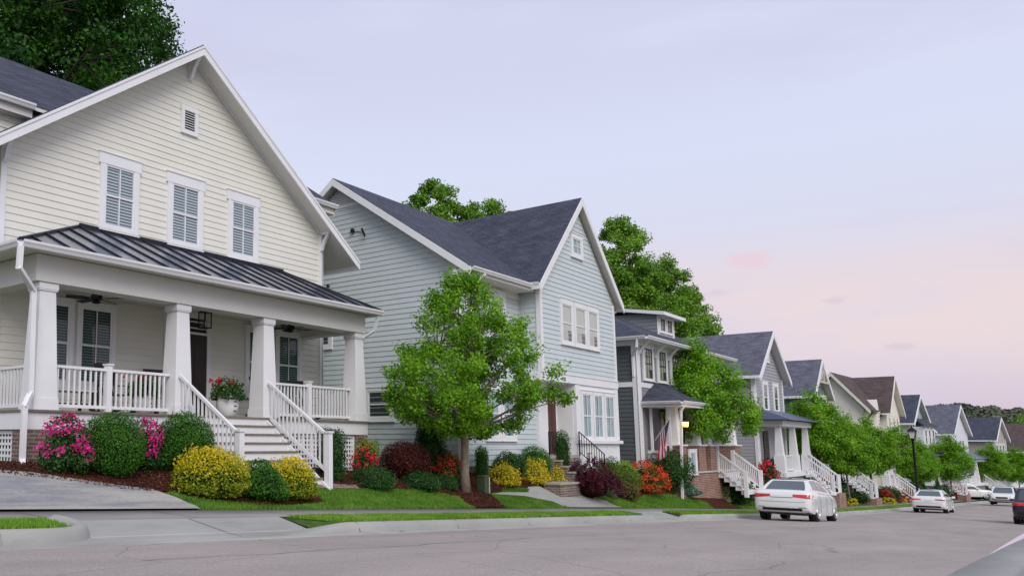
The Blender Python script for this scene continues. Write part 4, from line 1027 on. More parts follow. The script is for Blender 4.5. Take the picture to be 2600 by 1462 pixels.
def cascade(label, loc, w, h):
    t = thing('japanese_maple', label, 'tree', loc, 0); L = np.array(loc); m = MB(); m.tube([(loc[0], loc[1], loc[2]), (loc[0] + .05, loc[1], loc[2] + h * .4), (loc[0] - .05, loc[1], loc[2] + h * .75)], [.05, .04, .02], 6); m.build('trunk', BARKD, t)
    V = []; NN = []
    for i in range(190):
        a = rng.uniform(0, 6.28); rr = rng.random() ** .5; x = math.cos(a) * rr * w / 2; y = math.sin(a) * rr * w / 2
        top = h * (1 - .62 * rr ** 1.6) * rng.uniform(.55, 1.03) + (.18 * h if (x < -.2 * w and rng.random() < .3) else 0); n = 55; s = rng.random(n)
        q = np.column_stack([x + math.cos(a) * s * .28 + rng.normal(0, .035, n), y + math.sin(a) * s * .28 + rng.normal(0, .035, n), top - s ** 1.5 * .30 + rng.normal(0, .02, n)])
        V.append(q); NN.append(np.tile([math.cos(a) * .4, math.sin(a) * .4, .9], (n, 1)))
    V = np.vstack(V); V[:, 2] = np.maximum(V[:, 2], .04); mesh_quads('crown', leaf_quads(V + L, np.vstack(NN), .085, .5, .28), G_PLUM, t); core_mesh(t, w * .72, h * .7, 'dome', .8, COREB); return t
cascade('weeping plum-red lace-leaf maple beside the brick steps', T(28.5, 11.68), 1.75, 1.62)
shrub('round_shrub', 'green round shrub against the white bay of the pale blue house', T(31.7, 12.3), .85, 1.25, 'ball', G_MID, 3500, .05)
shrub('lime_shrub', 'yellow-green round shrub at the house corner beside the charcoal siding', T(33.4, 12.4), .95, 1.15, 'ball', G_LIME, 3500, .05)
shrub('olive_shrub', 'olive green mounded shrub behind the weeping plum-red maple', T(31.3, 12.15), .95, 1.10, 'ball', G_OLIVE, 4200, .05)
shrub('olive_shrub', 'larger olive green mounded shrub in front of the orange-red azalea', T(32.3, 11.95), 1.12, .98, 'ball', G_OLIVE, 4800, .05)
shrub('bronze_shrub', 'small bronze twiggy shrub at the lawn edge by the garden path', T(31.5, 11.62), .92, .70, 'ball', G_BRONZE, 3800, .045)
t = shrub('flowering_plant', 'low clump of violet flowers beside the garden path', T(30.2, 11.75), .42, .42, 'dome', G_OLIVE, 900, .05, 'flowers', None); blossoms(t, .42, .42, 'dome', F_PURP, 16, 14, .05, .3, 1.2)
t = shrub('azalea', 'orange-red azalea in front of the big rounded green shrub', T(35.0, 12.2), 1.75, 1.2, 'dome', G_OLIVE, 3600, .065, 'azalea', None, lump=.16, fill=.45, core=.62)
blossoms(t, 1.75, 1.2, 'dome', F_ORANGE, 120, 20, .065, .1, 1.2)
shrub('round_shrub', 'big rounded dark green shrub below the striped flag', T(38.0, 12.15), 1.8, 1.85, 'ball', G_DARK, 7500, .065, lump=.06)
shrub('blue_shrub', 'low blue-green spreading shrub in front of the brick porch', T(39.0, 11.95), 1.25, .60, 'dome', G_BLUE, 3200, .075, lump=.1)
shrub('round_shrub', 'dark green shrub behind the second street tree trunk', T(44.6, 11.4), 1.7, 1.25, 'ball', G_DARK, 4200, .075)
t = shrub('azalea', 'large crimson azalea in front of the brick porch steps', T(48.0, 12.1), 2.3, 1.55, 'dome', G_DARK, 3200, .09, 'azalea', None, lump=.12, core=.66); blossoms(t, 2.3, 1.55, 'dome', F_RED, 150, 18, .08, .1, 1.2)
shrub('low_shrub', 'low yellow-green shrub beside the pale green utility pedestal', T(46.8, 11.75), 1.7, .66, 'dome', G_OLIVE, 2600, .075)
# ---- farther down the street: smaller plants, built once per kind and repeated
pa = shrub('azalea', '', (0, 0, 0), 1.2, 1.2, 'dome', G_DARK, 1100, .11, 'azalea', None, core=.7); blossoms(pa, 1.2, 1.2, 'dome', F_RED, 60, 12, .10, .15, 1.2)
pg = shrub('round_shrub', '', (0, 0, 0), 1.3, 1.3, 'ball', G_DARK, 1600, .11, 'shrub', None)
pc = shrub('conical_evergreen', '', (0, 0, 0), 1.2, 2.0, 'cone', G_DARK, 1800, .12, 'shrub', None)
py_ = shrub('golden_shrub', '', (0, 0, 0), 1.2, .6, 'dome', G_YEL, 1000, .10, 'shrub', None)
pb = shrub('burgundy_shrub', '', (0, 0, 0), 1.7, .9, 'dome', G_BURG, 1500, .11, 'shrub', None, corem=COREB)
FARS = [(pa, 'crimson azalea left of the nearest white sedan, beside the white stair rail', 53.6, 12.0, 1.1, 1.5), (pa, 'crimson azalea right of the nearest white sedan roof', 64.4, 11.3, .9, 1.4),
 (pa, 'small crimson azalea on the lawn beyond the nearest white sedan', 74.7, 10.9, .95, .7), (pa, 'small crimson azalea under the fourth street tree', 86.7, 10.2, .8, .85), (pa, 'red azalea beside the street lamp foot', 91.0, 9.9, .9, .9), (pa, 'red and orange flowering shrub beyond the farther white sedan', 118.0, 8.2, 1.2, 1.2),
 (pg, 'dark green shrub in front of the grey house porch', 56.4, 12.3, .9, 1.5), (pg, 'wide green shrub on the slope beyond the nearest white sedan', 77.5, 11.6, 2.0, 1.0), (pg, 'green shrub behind the street lamp', 97.0, 10.2, 1.6, 1.2), (pg, 'rounded shrub under the beige house steps', 122.5, 8.8, 1.1, 1.5),
 (pg, 'round green shrub below the grey house steps nearest the white sedan', 60.2, 11.35, 1.0, 1.2), (pg, 'olive-dark round shrub between the grey and the grey-green house steps', 66.5, 11.0, 1.15, 1.0), (pg, 'low wide green shrub on the lawn edge under the third maple', 73.0, 10.75, 1.2, .7), (pg, 'green shrub in front of the ivory house steps', 84.0, 10.35, 1.4, 1.0), (pg, 'green shrub at the corner of the white bay house', 104.0, 8.75, 1.5, 1.1), (pa, 'crimson azalea in front of the ivory house', 82.0, 10.2, .9, .9), (py_, 'golden shrub in front of the ivory house', 80.8, 10.0, .9, .9),
 (pc, 'dark conical evergreen beyond the nearest white sedan', 71.0, 11.6, 1.3, 1.05), (pc, 'larger dark conical evergreen behind the street lamp', 99.5, 9.9, 1.3, 1.5), (pc, 'slim dark conical evergreen beyond the farther white sedan', 106.0, 9.0, .8, 1.15), 
 (py_, 'golden shrub at the lawn edge beyond the nearest white sedan', 69.0, 10.8, 1.0, .9), (py_, 'small golden shrub near the street lamp', 88.3, 10.0, .7, .75), (pb, 'burgundy shrub beside the driveway of the parked white SUV', 124.0, 7.6, 1.1, .9)]
for src, lab, X, Y, sw, sh in FARS: place(src, lab, T(X, Y), rng.uniform(0, 6), (sw, sw, sh))

# ------------------------------------------------------------------ trees
def tree(name, label, loc, h, cb, rw, m, nclus, per, size, prof, bark=BARK, tr=.075, seed=1, limbs=12, cat='tree', group=None, clus=.30, sub=.6, lean=0., twigs=True, flat=.75, fork=None):
    """tapered trunk, curved limbs, leaf clusters at the limb ends. prof: [(relative height, relative radius)]"""
    global rng
    old = rng; rng = np.random.default_rng(seed); t = thing(name, label, cat, loc, 0, group); x0, y0, z0 = loc
    hs = [p[0] for p in prof]; rs = [p[1] for p in prof]
    C = []
    while len(C) < nclus:
        u = rng.random(); r = float(np.interp(u, hs, rs))
        if rng.random() > (r / max(rs)) ** 1.2: continue
        a = rng.uniform(0, 6.283); q = (rng.random() ** .42) * r * rw * (1 + .14 * math.sin(3 * a + seed) + .10 * math.sin(5 * a + 2 * seed + 9 * u))
        C.append((math.cos(a) * q, math.sin(a) * q, cb + u * (h - cb)))
    C = np.array(C)
    # trunk and limbs
    mb = MB(); tp = []; n = 9; fk = fork or (cb + (h - cb) * .12); th = cb + (h - cb) * .72
    for i in range(n): s = i / (n - 1); z = s * th; tp.append((x0 + lean * z + .03 * math.sin(z * 2.1 + seed), y0 + .03 * math.cos(z * 1.7 + seed), z0 + z))
    rad = [tr * (1.35 if i == 0 else 1.0) * (1 - .78 * (i / (n - 1)) ** 1.1) for i in range(n)]
    mb.tube(tp, rad, 9)
    order = np.argsort(-np.hypot(C[:, 0], C[:, 1]))
    pick = [order[int(i * len(order) * .7 / limbs)] for i in range(limbs)]
    def trunk_at(z):
        s = min(1, max(0, z / th)) * (n - 1); i = min(n - 2, int(s)); f = s - i; return Vector(tp[i]).lerp(Vector(tp[i + 1]), f), rad[i] * (1 - f) + rad[i + 1] * f
    ends = []
    for k, i in enumerate(pick):
        c = C[i]; zs = fk + (min(c[2], th) - fk) * rng.uniform(.0, .38); A, ra = trunk_at(max(fk * .9, zs)); B = Vector((x0 + c[0], y0 + c[1], z0 + c[2])); M = A.lerp(B, .5) + Vector((0, 0, .10 * (B - A).length)); pts = []
        for j in range(7): s = j / 6; pts.append(A * (1 - s) ** 2 + M * 2 * s * (1 - s) + B * s * s)
        r0 = ra * rng.uniform(.42, .6); mb.tube(pts, [r0 * (1 - .85 * j / 6) for j in range(7)], 6); ends.append(pts)
    if twigs:
        for c in C:
            B = Vector((x0 + c[0], y0 + c[1], z0 + c[2])); e = ends[rng.integers(len(ends))]; best = None
            for pts in ends:
                for j in (2, 3, 4, 5):
                    d = (pts[j] - B).length + (.6 if pts[j].z > B.z else 0)
                    if best is None or d < best[0]: best = (d, pts[j])
            A = best[1]; M = A.lerp(B, .5) + Vector((0, 0, -.05)); mb.tube([A, M, B], [tr * .10, tr * .075, tr * .03], 4, False)
    mb.build('trunk', bark, t, smooth=True)
    # leaves: clusters with a few shoots
    V = []; NN = []
    for c in C:
        k = int(per * rng.uniform(.6, 1.4)); s = clus * rng.uniform(.7, 1.3)
        q = sph(k) * (rng.random((k, 1)) ** .5) * np.array([s, s, s * flat]); out = unit(np.array([c[0], c[1], (c[2] - cb) * .6 + .3]))
        sh = rng.random((k, 1)) ** 2 * sub * s * (out + [0, 0, .4]); V.append(c + q + sh); NN.append(unit(q + out * .5 * s + [0, 0, .35 * s]))
    V = np.vstack(V); mesh_quads('crown', leaf_quads(V + np.array(loc), np.vstack(NN), size, .8, .62), m, t); rng = old
    return t
PROF_M = [(0, .30), (.08, .78), (.2, 1.0), (.32, .98), (.46, .76), (.62, .60), (.78, .42), (.9, .22), (1, .05)]
tree('street_tree', 'young maple street tree in front of the pale blue house, nearest of the row', (20.85, 12.05, terr(20.85, 12.05)), 6.15, 1.55, 2.35, T_LEAF, 205, 270, .082, PROF_M, BARK, .12, 5, 16, group='maples planted along the street', clus=.31, fork=1.45, sub=.9)
t2 = tree('street_tree', 'maple street tree in front of the brick porch, second of the row', (42.3, 12.1, terr(42.3, 12.1)), 6.75, 2.4, 2.35, T_LEAF, 210, 210, .115, [(0, .45), (.1, .85), (.25, 1.), (.45, .85), (.7, .6), (.9, .3), (1, .08)], BARK, .10, 11, 12, group='maples planted along the street', clus=.46)
t3 = tree('street_tree', 'maple street tree behind the nearest white sedan', (64.5, 11.6, terr(64.5, 11.6)), 6.6, 2.2, 2.05, T_LEAF, 190, 150, .135, [(0, .4), (.12, .8), (.3, 1.), (.55, .85), (.8, .55), (1, .1)], BARK, .09, 23, 10, group='maples planted along the street', clus=.52)
kids = children_map()
for lab, X, Y, sc, rz in (('maple street tree beside the grey house, half hidden behind the tree by the white sedan', 70.5, 10.9, .88, 2.), ('maple street tree between the nearest white sedan and the street lamp', 80.3, 10.86, .92, 1.1), ('maple street tree just left of the street lamp', 94.0, 10.5, .92, 3.4), ('maple street tree just right of the street lamp', 98.5, 9.6, .80, 4.4), ('maple street tree above the farther white sedan', 110.5, 8.3, .95, 5.0), ('maple street tree above the oncoming white SUV', 137.0, 6.2, .95, .4), ('maple street tree at the far end of the row above the dark SUV', 150.0, 4.2, .95, 2.6)):
    c = copy_tree(t3, None, kids); c.location = (X, Y, terr(X, Y)); c.rotation_euler = (0, 0, rz); c.scale = (sc, sc, sc); c['label'] = lab
PROF_O = [(0, .55), (.2, .95), (.45, 1.), (.7, .85), (.9, .5), (1, .15)]
tree('oak_tree', 'huge dark oak towering behind the roof of the cream house', (17.0, 31.0, 1.0), 24.5, 9.5, 6.4, T_OAK, 330, 300, .19, PROF_O, BARKD, .5, 31, 26, clus=.95, fork=7.5, flat=.5)
tree('oak_tree', 'dark oak behind the cream house roof, reaching toward its gable peak', (23.6, 34.5, .8), 24.5, 11.0, 4.6, T_OAK, 200, 280, .19, PROF_O, BARKD, .4, 37, 18, clus=.9, fork=9., flat=.5)
PROF_B = [(0, .6), (.3, .95), (.6, 1.), (.8, .8), (.95, .45), (1, .2)]
tree('broadleaf_tree', 'rounded green tree above the pale blue house roof, left of a twin crown', (50.7, 31.4, -2), 20.4, 10.5, 2.7, T_BACK, 190, 230, .19, PROF_B, BARKD, .3, 41, 10, clus=.62, sub=.2, twigs=False)
tree('broadleaf_tree', 'rounded green tree above the pale blue house roof, right of a twin crown', (55.2, 29.8, -2.3), 20.2, 10.5, 2.6, T_BACK, 190, 230, .19, PROF_B, BARKD, .3, 43, 10, clus=.62, sub=.2, twigs=False)
tree('broadleaf_tree', 'tall bright green tree directly behind the front gable of the pale blue house', (75.0, 27.5, -3.5), 23.4, 9.0, 3.4, T_BACK, 260, 230, .22, PROF_B, BARKD, .35, 47, 12, clus=.75, sub=.25, twigs=False)
tree('broadleaf_tree', 'spreading green tree behind the dormer of the charcoal house', (80.8, 26.2, -3.8), 21.2, 7.0, 3.8, T_BACK, 270, 230, .22, PROF_B, BARKD, .35, 53, 12, clus=.8, sub=.25, twigs=False)
tree('broadleaf_tree', 'lower green tree sloping down toward the grey house roof', (86.6, 25.3, -4.2), 19.2, 6.0, 3.2, T_BACK, 240, 220, .22, [(0, .8), (.3, 1.), (.6, .9), (.85, .55), (1, .15)], BARKD, .35, 59, 12, clus=.75, sub=.25, twigs=False)
# ------------------------------------------------------------------ the pale blue house
h2 = thing('house', 'pale blue lap-sided house with a steep front gable, triple windows and white ground-floor bay', 'house', (28, 13, -1.5))
XS2, YM, XC2, YG, XR = 23.0, 13.4, 27.1, 12.65, 33.75
RY, RZ, S2 = 18.1, 9.32, .729
def mz(y): return RZ - S2 * abs(y - RY)
sw = FX(XS2); fm = FY(YM); fg = FY(YG)
mb = MB(); sw.siding(mb, [(YM, -.75), (22.8, -.75), (22.8, 5.55), (RY, 9.0), (YM, 5.55)], .172, .02, z0=-.75)
fm.siding(mb, [(XS2, -.72), (XC2 + 2.6, -.72), (XC2 + 2.6, 5.5), (XS2, 5.5)], .172, .02, z0=-.72)
mb.build('wall', BLUE, h2)
mb = MB(); gx = 30.42; GZ = 9.2
fg.siding(mb, [(XC2, 2.42), (XR, 2.42), (XR, 5.55), (gx, 8.85), (XC2, 5.55)], .172, .02, z0=2.42)
FX(XC2).siding(mb, [(YG, 2.42), (YM, 2.42), (YM, 5.5), (YG, 5.5)], .172, .02, z0=2.42); mb.build('wall', BLUE, h2)
mb = MB(); mb.box(XS2 + .05, XR - .03, YM + .05, 22.75, -2.5, 5.4); mb.prism([(XS2 + .05, YM + .1, 5.4), (XS2 + .05, 22.7, 5.4), (XS2 + .05, RY, 8.9)], (XR - XS2 - .1, 0, 0)); mb.box(XC2 + .05, XR - .03, YG + .04, YM + .05, 2.2, 5.4)
mb.prism([(XC2 + .1, YG + .05, 5.4), (XR - .1, YG + .05, 5.4), (gx, YG + .05, 8.75)], (0, 5, 0)); mb.build('wall', BLUE, h2)
mb = MB(); mb.box(XS2 + .03, XR, YM + .02, 22.7, -2.8, -.75); mb.build('foundation', BRICKD, h2)
mb = MB(); sw.box(mb, YM - .03, YM + .12, -.75, 5.55, 0, .045); fm.box(mb, XS2 - .045, XS2 + .12, -.75, 5.5, 0, .045)
fg.box(mb, XC2, XC2 + .13, 2.42, 5.5, 0, .045); FX(XC2).box(mb, YG - .045, YG + .12, 2.42, 5.5, 0, .04); fg.box(mb, XR - .14, XR, 2.42, 5.5, 0, .045); mb.build('corner_board', WHITE, h2)
# white band, bay and recessed entry under the gable
mb = MB(); fg.box(mb, XC2 - .02, XR + .02, 2.14, 2.42, -.02, .05); fg.box(mb, XC2 - .03, XR + .03, 2.42, 2.45, -.02, .075); FX(XC2).box(mb, YG + .02, YM, 2.14, 2.42, -.02, .05); mb.box(XC2, XR, YG + .02, YM, 2.12, 2.15); mb.build('band_board', WHITE, h2)
mb = MB(); bx0 = 29.72; mb.box(bx0, XR + .0, YG + .0, YM, -1.6, 2.12)
fg.box(mb, bx0, bx0 + .42, .14, 2.12, 0, .03); fg.box(mb, XR - .42, XR, .14, 2.12, 0, .03)
for a in (29.9, 31.2, 32.5): fg.box(mb, a, a + 1.1, -.95, -.12, 0, .02)
FX(bx0).box(mb, YG + .1, YM - .1, .2, 1.9, 0, .015); mb.build('bay', WHITE, h2)
mb = MB(); fg.box(mb, bx0 - .04, XR + .05, .0, .12, -.0, .14); mb.box(XR, XR + .05, YG - .1, YM, .0, .12); mb.build('bay_sill', WHITE, h2)
for a, b in ((30.28, 31.02), (31.34, 32.10), (32.42, 33.24)): window(h2, fg, a, b, .22, 1.80, 'curtain', trim=.13, head=.14, sill=.08, cols=2)
mb = MB(); fm.box(mb, 28.12, 28.86, -.45, 2.12, 0, .10); fm.box(mb, 29.62, 29.72, -.45, 2.12, 0, .06); mb.build('pilaster', WHITE, h2)
mb = MB(); fm.box(mb, 28.86, 29.62, -.40, 2.0, .01, .05)
for z0, z1 in ((-.25, .35), (.5, 1.85)):
    for a in (28.94, 29.28): fm.box(mb, a, a + .26, z0, z1, .05, .058)
d2 = mb.build('door', WOODRED, h2); mb = MB(); fm.box(mb, 28.90, 28.93, .45, .75, .05, .1); mb.build('handle', BLACK, d2)
mb = MB(); mb.box(XC2 + .2, bx0, YG - .1, YM, -.50, -.40); mb.build('landing', CONC, h2)
# brick steps with iron rails
mb = MB(); mb2 = MB()
for i in range(3):
    z = -.56 - .19 * i; y = YG - .1 - .22 * i; mb.box(27.6, 29.2, y - .22, y, -1.9, z - .05); mb2.box(27.57, 29.23, y - .24, y, z - .05, z)
mb.box(26.2, 27.6, 11.75, 12.3, -2.2, -1.32); mb2.box(26.15, 27.65, 11.7, 12.35, -1.32, -1.26)
mb.box(27.3, 29.7, YG - .1, YM, -1.9, -.5); st2 = mb.build('steps', BRICKD, h2); mb2.build('tread', mat('bluestone_tread', (.36, .34, .31), .85, var=.15, scale=8), st2)
for X in (29.66,):
    m = MB(); T0 = Vector((X, YG - .12, .42)); T1 = Vector((X + .1, YG - .95, -.36)); m.bar(T0, T1, .035, .03); m.bar(T0, T0 - Vector((0, 0, .85)), .035); m.bar(T1, T1 - Vector((0, 0, .9)), .035); dn = Vector((0, 0, -.72)); m.bar(T0 + dn, T1 + dn, .025)
    for i in range(1, 10): p = T0.lerp(T1, i / 10); m.bar(p, p + dn, .018)
    m.build('railing', BLACK, h2)
m = MB(); m.bar((27.35, YG - .05, .38), (28.05, YG - .05, .38), .035); m.bar((27.35, YG - .05, -.3), (28.05, YG - .05, -.3), .025); m.bar((27.35, YG - .05, .4), (27.35, YG - .05, -.5), .035)
for i in range(1, 6): m.bar((27.35 + i * .12, YG - .05, .38), (27.35 + i * .12, YG - .05, -.3), .018)
m.build('railing', BLACK, h2)
# roofs
slab(h2, 'roof', [(22.58, 12.70, mz(12.70)), (34.2, 12.70, mz(12.70)), (34.2, RY, RZ), (22.58, RY, RZ)], .05, SHINGLE, SOFFIT, .09)
slab(h2, 'roof', [(34.2, 23.4, mz(23.4)), (22.58, 23.4, mz(23.4)), (22.58, RY, RZ), (34.2, RY, RZ)], .05, SHINGLE, SOFFIT, .09)
def gz2(x): return GZ - .99 * abs(x - gx)
for s, xe in ((-1, 26.62), (1, 34.12)):
    a, b = (xe, gx) if s < 0 else (gx, xe); slab(h2, 'roof', [(a, 12.38, gz2(a)), (b, 12.38, gz2(b)), (b, RY, gz2(b)), (a, RY, gz2(a))], .05, SHINGLE, SOFFIT, .10)
    r = MB(); r.beam((xe, 12.38, gz2(xe) - .03), (gx, 12.38, GZ - .03), (0, -1, 0), .04, .30); r.build('rake_board', WHITE, h2)
    e = MB(); e.beam((xe, 12.38, gz2(xe) - .05), (xe, 13.0, gz2(xe) - .05), (s, 0, 0), .02, .2); e.build('fascia', WHITE, h2)
for ya, yb_ in ((12.70, RY), (23.4, RY)):
    r = MB(); r.beam((22.58, ya, mz(ya) - .03), (22.58, yb_, RZ - .03), (-1, 0, 0), .04, .26); r.build('rake_board', WHITE, h2)
mb = MB(); mb.box(22.62, 23.0, 12.74, 13.36, 5.16, 5.36); mb.build('eave_return', WHITE, h2)
gutter(h2, (22.6, 12.72, 5.38), (26.75, 12.72, 5.38), (0, -1, 0)); 
mb = MB(); mb.box(22.62, 26.9, 12.76, 13.4, 5.17, 5.20); mb.beam((22.62, 12.74, 5.27), (26.9, 12.74, 5.27), (0, 1, 0), .02, .1); fm.box(mb, XS2, XC2, 4.95, 5.17, 0, .035); mb.build('fascia', SOFFIT, h2)
gutter(h2, (26.66, 13.0, 5.43), (26.66, 12.40, 5.43), (-1, 0, 0))
downspout(h2, [(23.35, 12.65, 5.2), (23.3, 12.95, 4.95), (23.12, 13.31, 4.72), (23.12, 13.31, -1.0), (23.1, 13.1, -1.12)], .10)
tri = MB(); sw.box(tri, 17.2, 19.0, 8.28, 8.40, 0, .04); tri.build('trim_band', WHITE, h2)
lv = MB(); z = 8.42
while z < 8.95:
    q = (RZ - .30 - z) / S2; lv.add([sw.pt(RY - q, z, .05), sw.pt(RY + q, z, .05), sw.pt(RY + q, z + .06, .01), sw.pt(RY - q, z + .06, .01)], [(0, 1, 2, 3)]); z += .085
lv.build('louvre', WHITE, h2)
for a, b in ((28.80, 29.62), (29.95, 30.83), (31.13, 31.96)): window(h2, fg, a, b, 3.62, 4.98, 'shade', trim=.14, head=.20, sill=.10, cols=1, name='window')
window(h2, fg, 29.98, 30.72, 7.02, 7.62, 'curtain', trim=.16, head=.17, sill=.13, cols=2, rows=2, sash='single')
for a, b in ((24.62, 25.32), (25.66, 26.38)): window(h2, fm, a, b, .20, 1.72, 'curtain', trim=.16, head=.16, sill=.12, cols=1)
window(h2, fm, 25.0, 25.85, 3.55, 4.9, 'shade', trim=.14, head=.16, cols=1)
window(h2, sw, 13.85, 14.75, .82, 1.55, 'dark', trim=.13, head=.12, cols=1, sash='single'); window(h2, sw, 18.6, 19.5, 3.40, 4.3, 'dark', trim=.14, head=.12, cols=1, sash='single'); window(h2, sw, 16.0, 16.9, .82, 1.7, 'dark', trim=.13, head=.12, cols=1)
m = MB(); m.lathe((22.92, 17.5, 7.36), [(.02, -.07), (.075, -.06), (.085, 0), (.06, .07), (.02, .09)], 10); m.tube([(22.96, 17.08, 7.28), (22.8, 17.0, 7.33), (22.72, 16.92, 7.24), (22.8, 16.9, 7.12), (22.92, 16.98, 7.08)], .035, 7); m.tube([(22.96, 17.45, 7.33), (22.95, 17.1, 7.24)], .012, 5); m.build('service_mast', BLACK, h2)
m = MB(); m.lathe((22.93, 18.62, 5.53), [(.02, -.05), (.06, -.04), (.06, .04), (.02, .05)], 10); m.build('wall_light', BLACK, h2)
# house number on the white band
def digits(root, txt, loc, size, m, rz=0, name='house_number'):
    c = bpy.data.curves.new(name, 'FONT'); c.body = txt; c.size = size; c.extrude = .006; c.align_x = 'LEFT'
    o = bpy.data.objects.new(name, c); COL.objects.link(o); dg = bpy.context.evaluated_depsgraph_get(); me = bpy.data.meshes.new_from_object(o.evaluated_get(dg)); bpy.data.objects.remove(o)
    me.materials.clear(); me.materials.append(m); q = bpy.data.objects.new(name, me); COL.objects.link(q); q.parent = root; L = root_loc(root)
    q.location = tuple(loc[i] - L[i] for i in range(3)); q.rotation_euler = (R(90), 0, rz); return q
digits(h2, '418', (28.55, YG - .055, 2.19), .21, BLACK)

# ------------------------------------------------------------------ the charcoal house with brick porch
CHAR = mat('charcoal_paint', (.085, .10, .105), .6, var=.06, scale=1.2); MAUVE = mat('grey_shake', (.26, .245, .265), .75, var=.10, scale=4)
h3 = thing('house', 'charcoal-sided house with a small roof dormer and brick porch piers', 'house', (43, 13, -2.4))
X3, Y3, X3R = 37.0, 13.0, 49.5
s3 = FX(X3); f3 = FY(Y3); mb = MB()
s3.siding(mb, [(Y3, -1.9), (24, -1.9), (24, 2.45), (Y3, 2.45)], .18, .022, z0=-1.9); s3.siding(mb, [(Y3, 2.62), (24, 2.62), (24, 4.45), (Y3, 4.45)], .18, .022, z0=2.62); mb.build('wall', CHAR, h3)
mb = MB(); f3.siding(mb, [(X3, -2.9), (X3R, -2.9), (X3R, 4.4), (X3, 4.4)], .13, .016); mb.build('wall', MAUVE, h3)
mb = MB(); mb.box(X3 + .03, X3R, Y3 + .03, 24, -4, 4.4); mb.build('wall', CHAR, h3)
mb = MB(); s3.box(mb, Y3 - .02, Y3 + .17, -1.9, 4.45, 0, .05); f3.box(mb, X3 - .05, X3 + .36, -1.9, 4.4, 0, .05); s3.box(mb, Y3, 24, 2.43, 2.64, 0, .045); f3.box(mb, X3 + .36, X3R, 2.43, 2.64, 0, .04); f3.box(mb, X3, X3R, 4.25, 4.45, 0, .06); s3.box(mb, Y3, 24, 4.22, 4.45, 0, .06); mb.build('trim_board', WHITE, h3)
for a in (37.92, 39.72, 41.52, 43.3): window(h3, f3, a, a + .95, 2.86, 4.18, 'shade', trim=.2, head=.08, sill=.1, cols=3, rows=2, fm=mat('dark_sash', (.10, .09, .085), .5))
# hip roof
ex0, ex1, ey0, ey1, ez3 = 36.45, 50.0, 12.35, 24.6, 4.56; ry3 = 18.4; rz3 = ez3 + .52 * (ry3 - ey0); hx0, hx1 = 42.5, 46
slab(h3, 'roof', [(ex0, ey0, ez3), (ex1, ey0, ez3), (hx1, ry3, rz3), (hx0, ry3, rz3)], .06, SHINGLE, None); slab(h3, 'roof', [(ex0, ey1, ez3), (ex0, ey0, ez3), (hx0, ry3, rz3)], .06, SHINGLE, None)
slab(h3, 'roof', [(ex1, ey0, ez3), (ex1, ey1, ez3), (hx1, ry3, rz3)], .06, SHINGLE, None); slab(h3, 'roof', [(ex1, ey1, ez3), (ex0, ey1, ez3), (hx0, ry3, rz3), (hx1, ry3, rz3)], .06, SHINGLE, None)
mb = MB(); mb.box(ex0 + .05, ex1 - .05, ey0 + .05, ey1, ez3 - .16, ez3 - .08); mb.build('soffit', SOFFIT, h3)
gutter(h3, (ex0 + .02, ey0 + .02, ez3 - .01), (ex1, ey0 + .02, ez3 - .01), (0, -1, 0), None, .14); gutter(h3, (ex0 + .02, ey1, ez3 - .01), (ex0 + .02, ey0, ez3 - .01), (-1, 0, 0), None, .14)
for a in (37.25, 39.3, 41.1, 42.9, 44.7): bracket(h3, (a, Y3 - .02, ez3 - .17), (0, -1, 0), .5, .55, .14)
downspout(h3, [(36.45, 12.7, 4.45), (36.45, 12.75, 4.1), (36.93, 13.1, 3.75), (36.93, 13.1, 2.9)], .1)
# dormer
dY, dx0, dx1 = 13.75, 42.25, 44.75; dz1 = 6.30
mb = MB(); FX(dx0).siding(mb, [(dY, 5.2), (17.9, 5.2), (17.9, dz1 + .15), (dY, dz1)], .18, .02); mb.build('wall', mat('grey_paint', (.22, .235, .25), .6, var=.05, scale=1.2), h3)
mb = MB(); mb.box(dx0 + .02, dx1, dY, dY + .1, 5.2, dz1); mb.box(dx0 + .05, dx1 - .02, dY + .05, 17.9, 5.0, dz1 - .03); dm = mb.build('dormer', WHITE, h3)
fd = FY(dY)
for a in (42.62, 43.62): window(h3, fd, a, a + .66, 5.5, 6.1, 'pale', trim=.12, head=.1, sill=.1, cols=3, rows=2, sash='single', o=.0, fm=mat('dark_sash', (.10, .09, .085), .5))
slab(h3, 'dormer_roof', [(dx0 - .3, dY - .45, dz1 + .06), (dx1 + .4, dY - .45, dz1 + .06), (dx1 + .4, 18.3, dz1 + .9), (dx0 - .3, 18.3, dz1 + .9)], .04, SHINGLE, WHITE, .16)
# porch
px0, py0, pz = 37.9, 11.75, -1.25
slab(h3, 'porch_roof', [(37.2, 11.3, 1.82), (48.0, 11.3, 1.82), (46.2, Y3, 2.72), (39.1, Y3, 2.72)], .05, SHINGLE, None); slab(h3, 'porch_roof', [(37.2, Y3, 1.82), (37.2, 11.3, 1.82), (39.1, Y3, 2.72)], .05, SHINGLE, None); slab(h3, 'porch_roof', [(48, 11.3, 1.82), (48, Y3, 1.82), (46.2, Y3, 2.72)], .05, SHINGLE, None)
mb = MB(); mb.box(37.3, 47.95, 11.33, Y3, 1.56, 1.76); mb.build('porch_beam', WHITE, h3)
gutter(h3, (37.22, 11.32, 1.80), (47.95, 11.32, 1.80), (0, -1, 0), None, .12); gutter(h3, (37.22, Y3, 1.80), (37.22, 11.32, 1.80), (-1, 0, 0), None, .12)
mb = MB(); mb.box(px0, 47.6, py0, Y3, -4, pz - .02); mb.build('foundation', BRICKR, h3)
mb = MB(); mb.box(px0 - .05, 47.65, py0 - .05, Y3, pz - .02, pz + .05); mb.build('deck', mat('porch_slab', (.5, .49, .46), .8), h3)
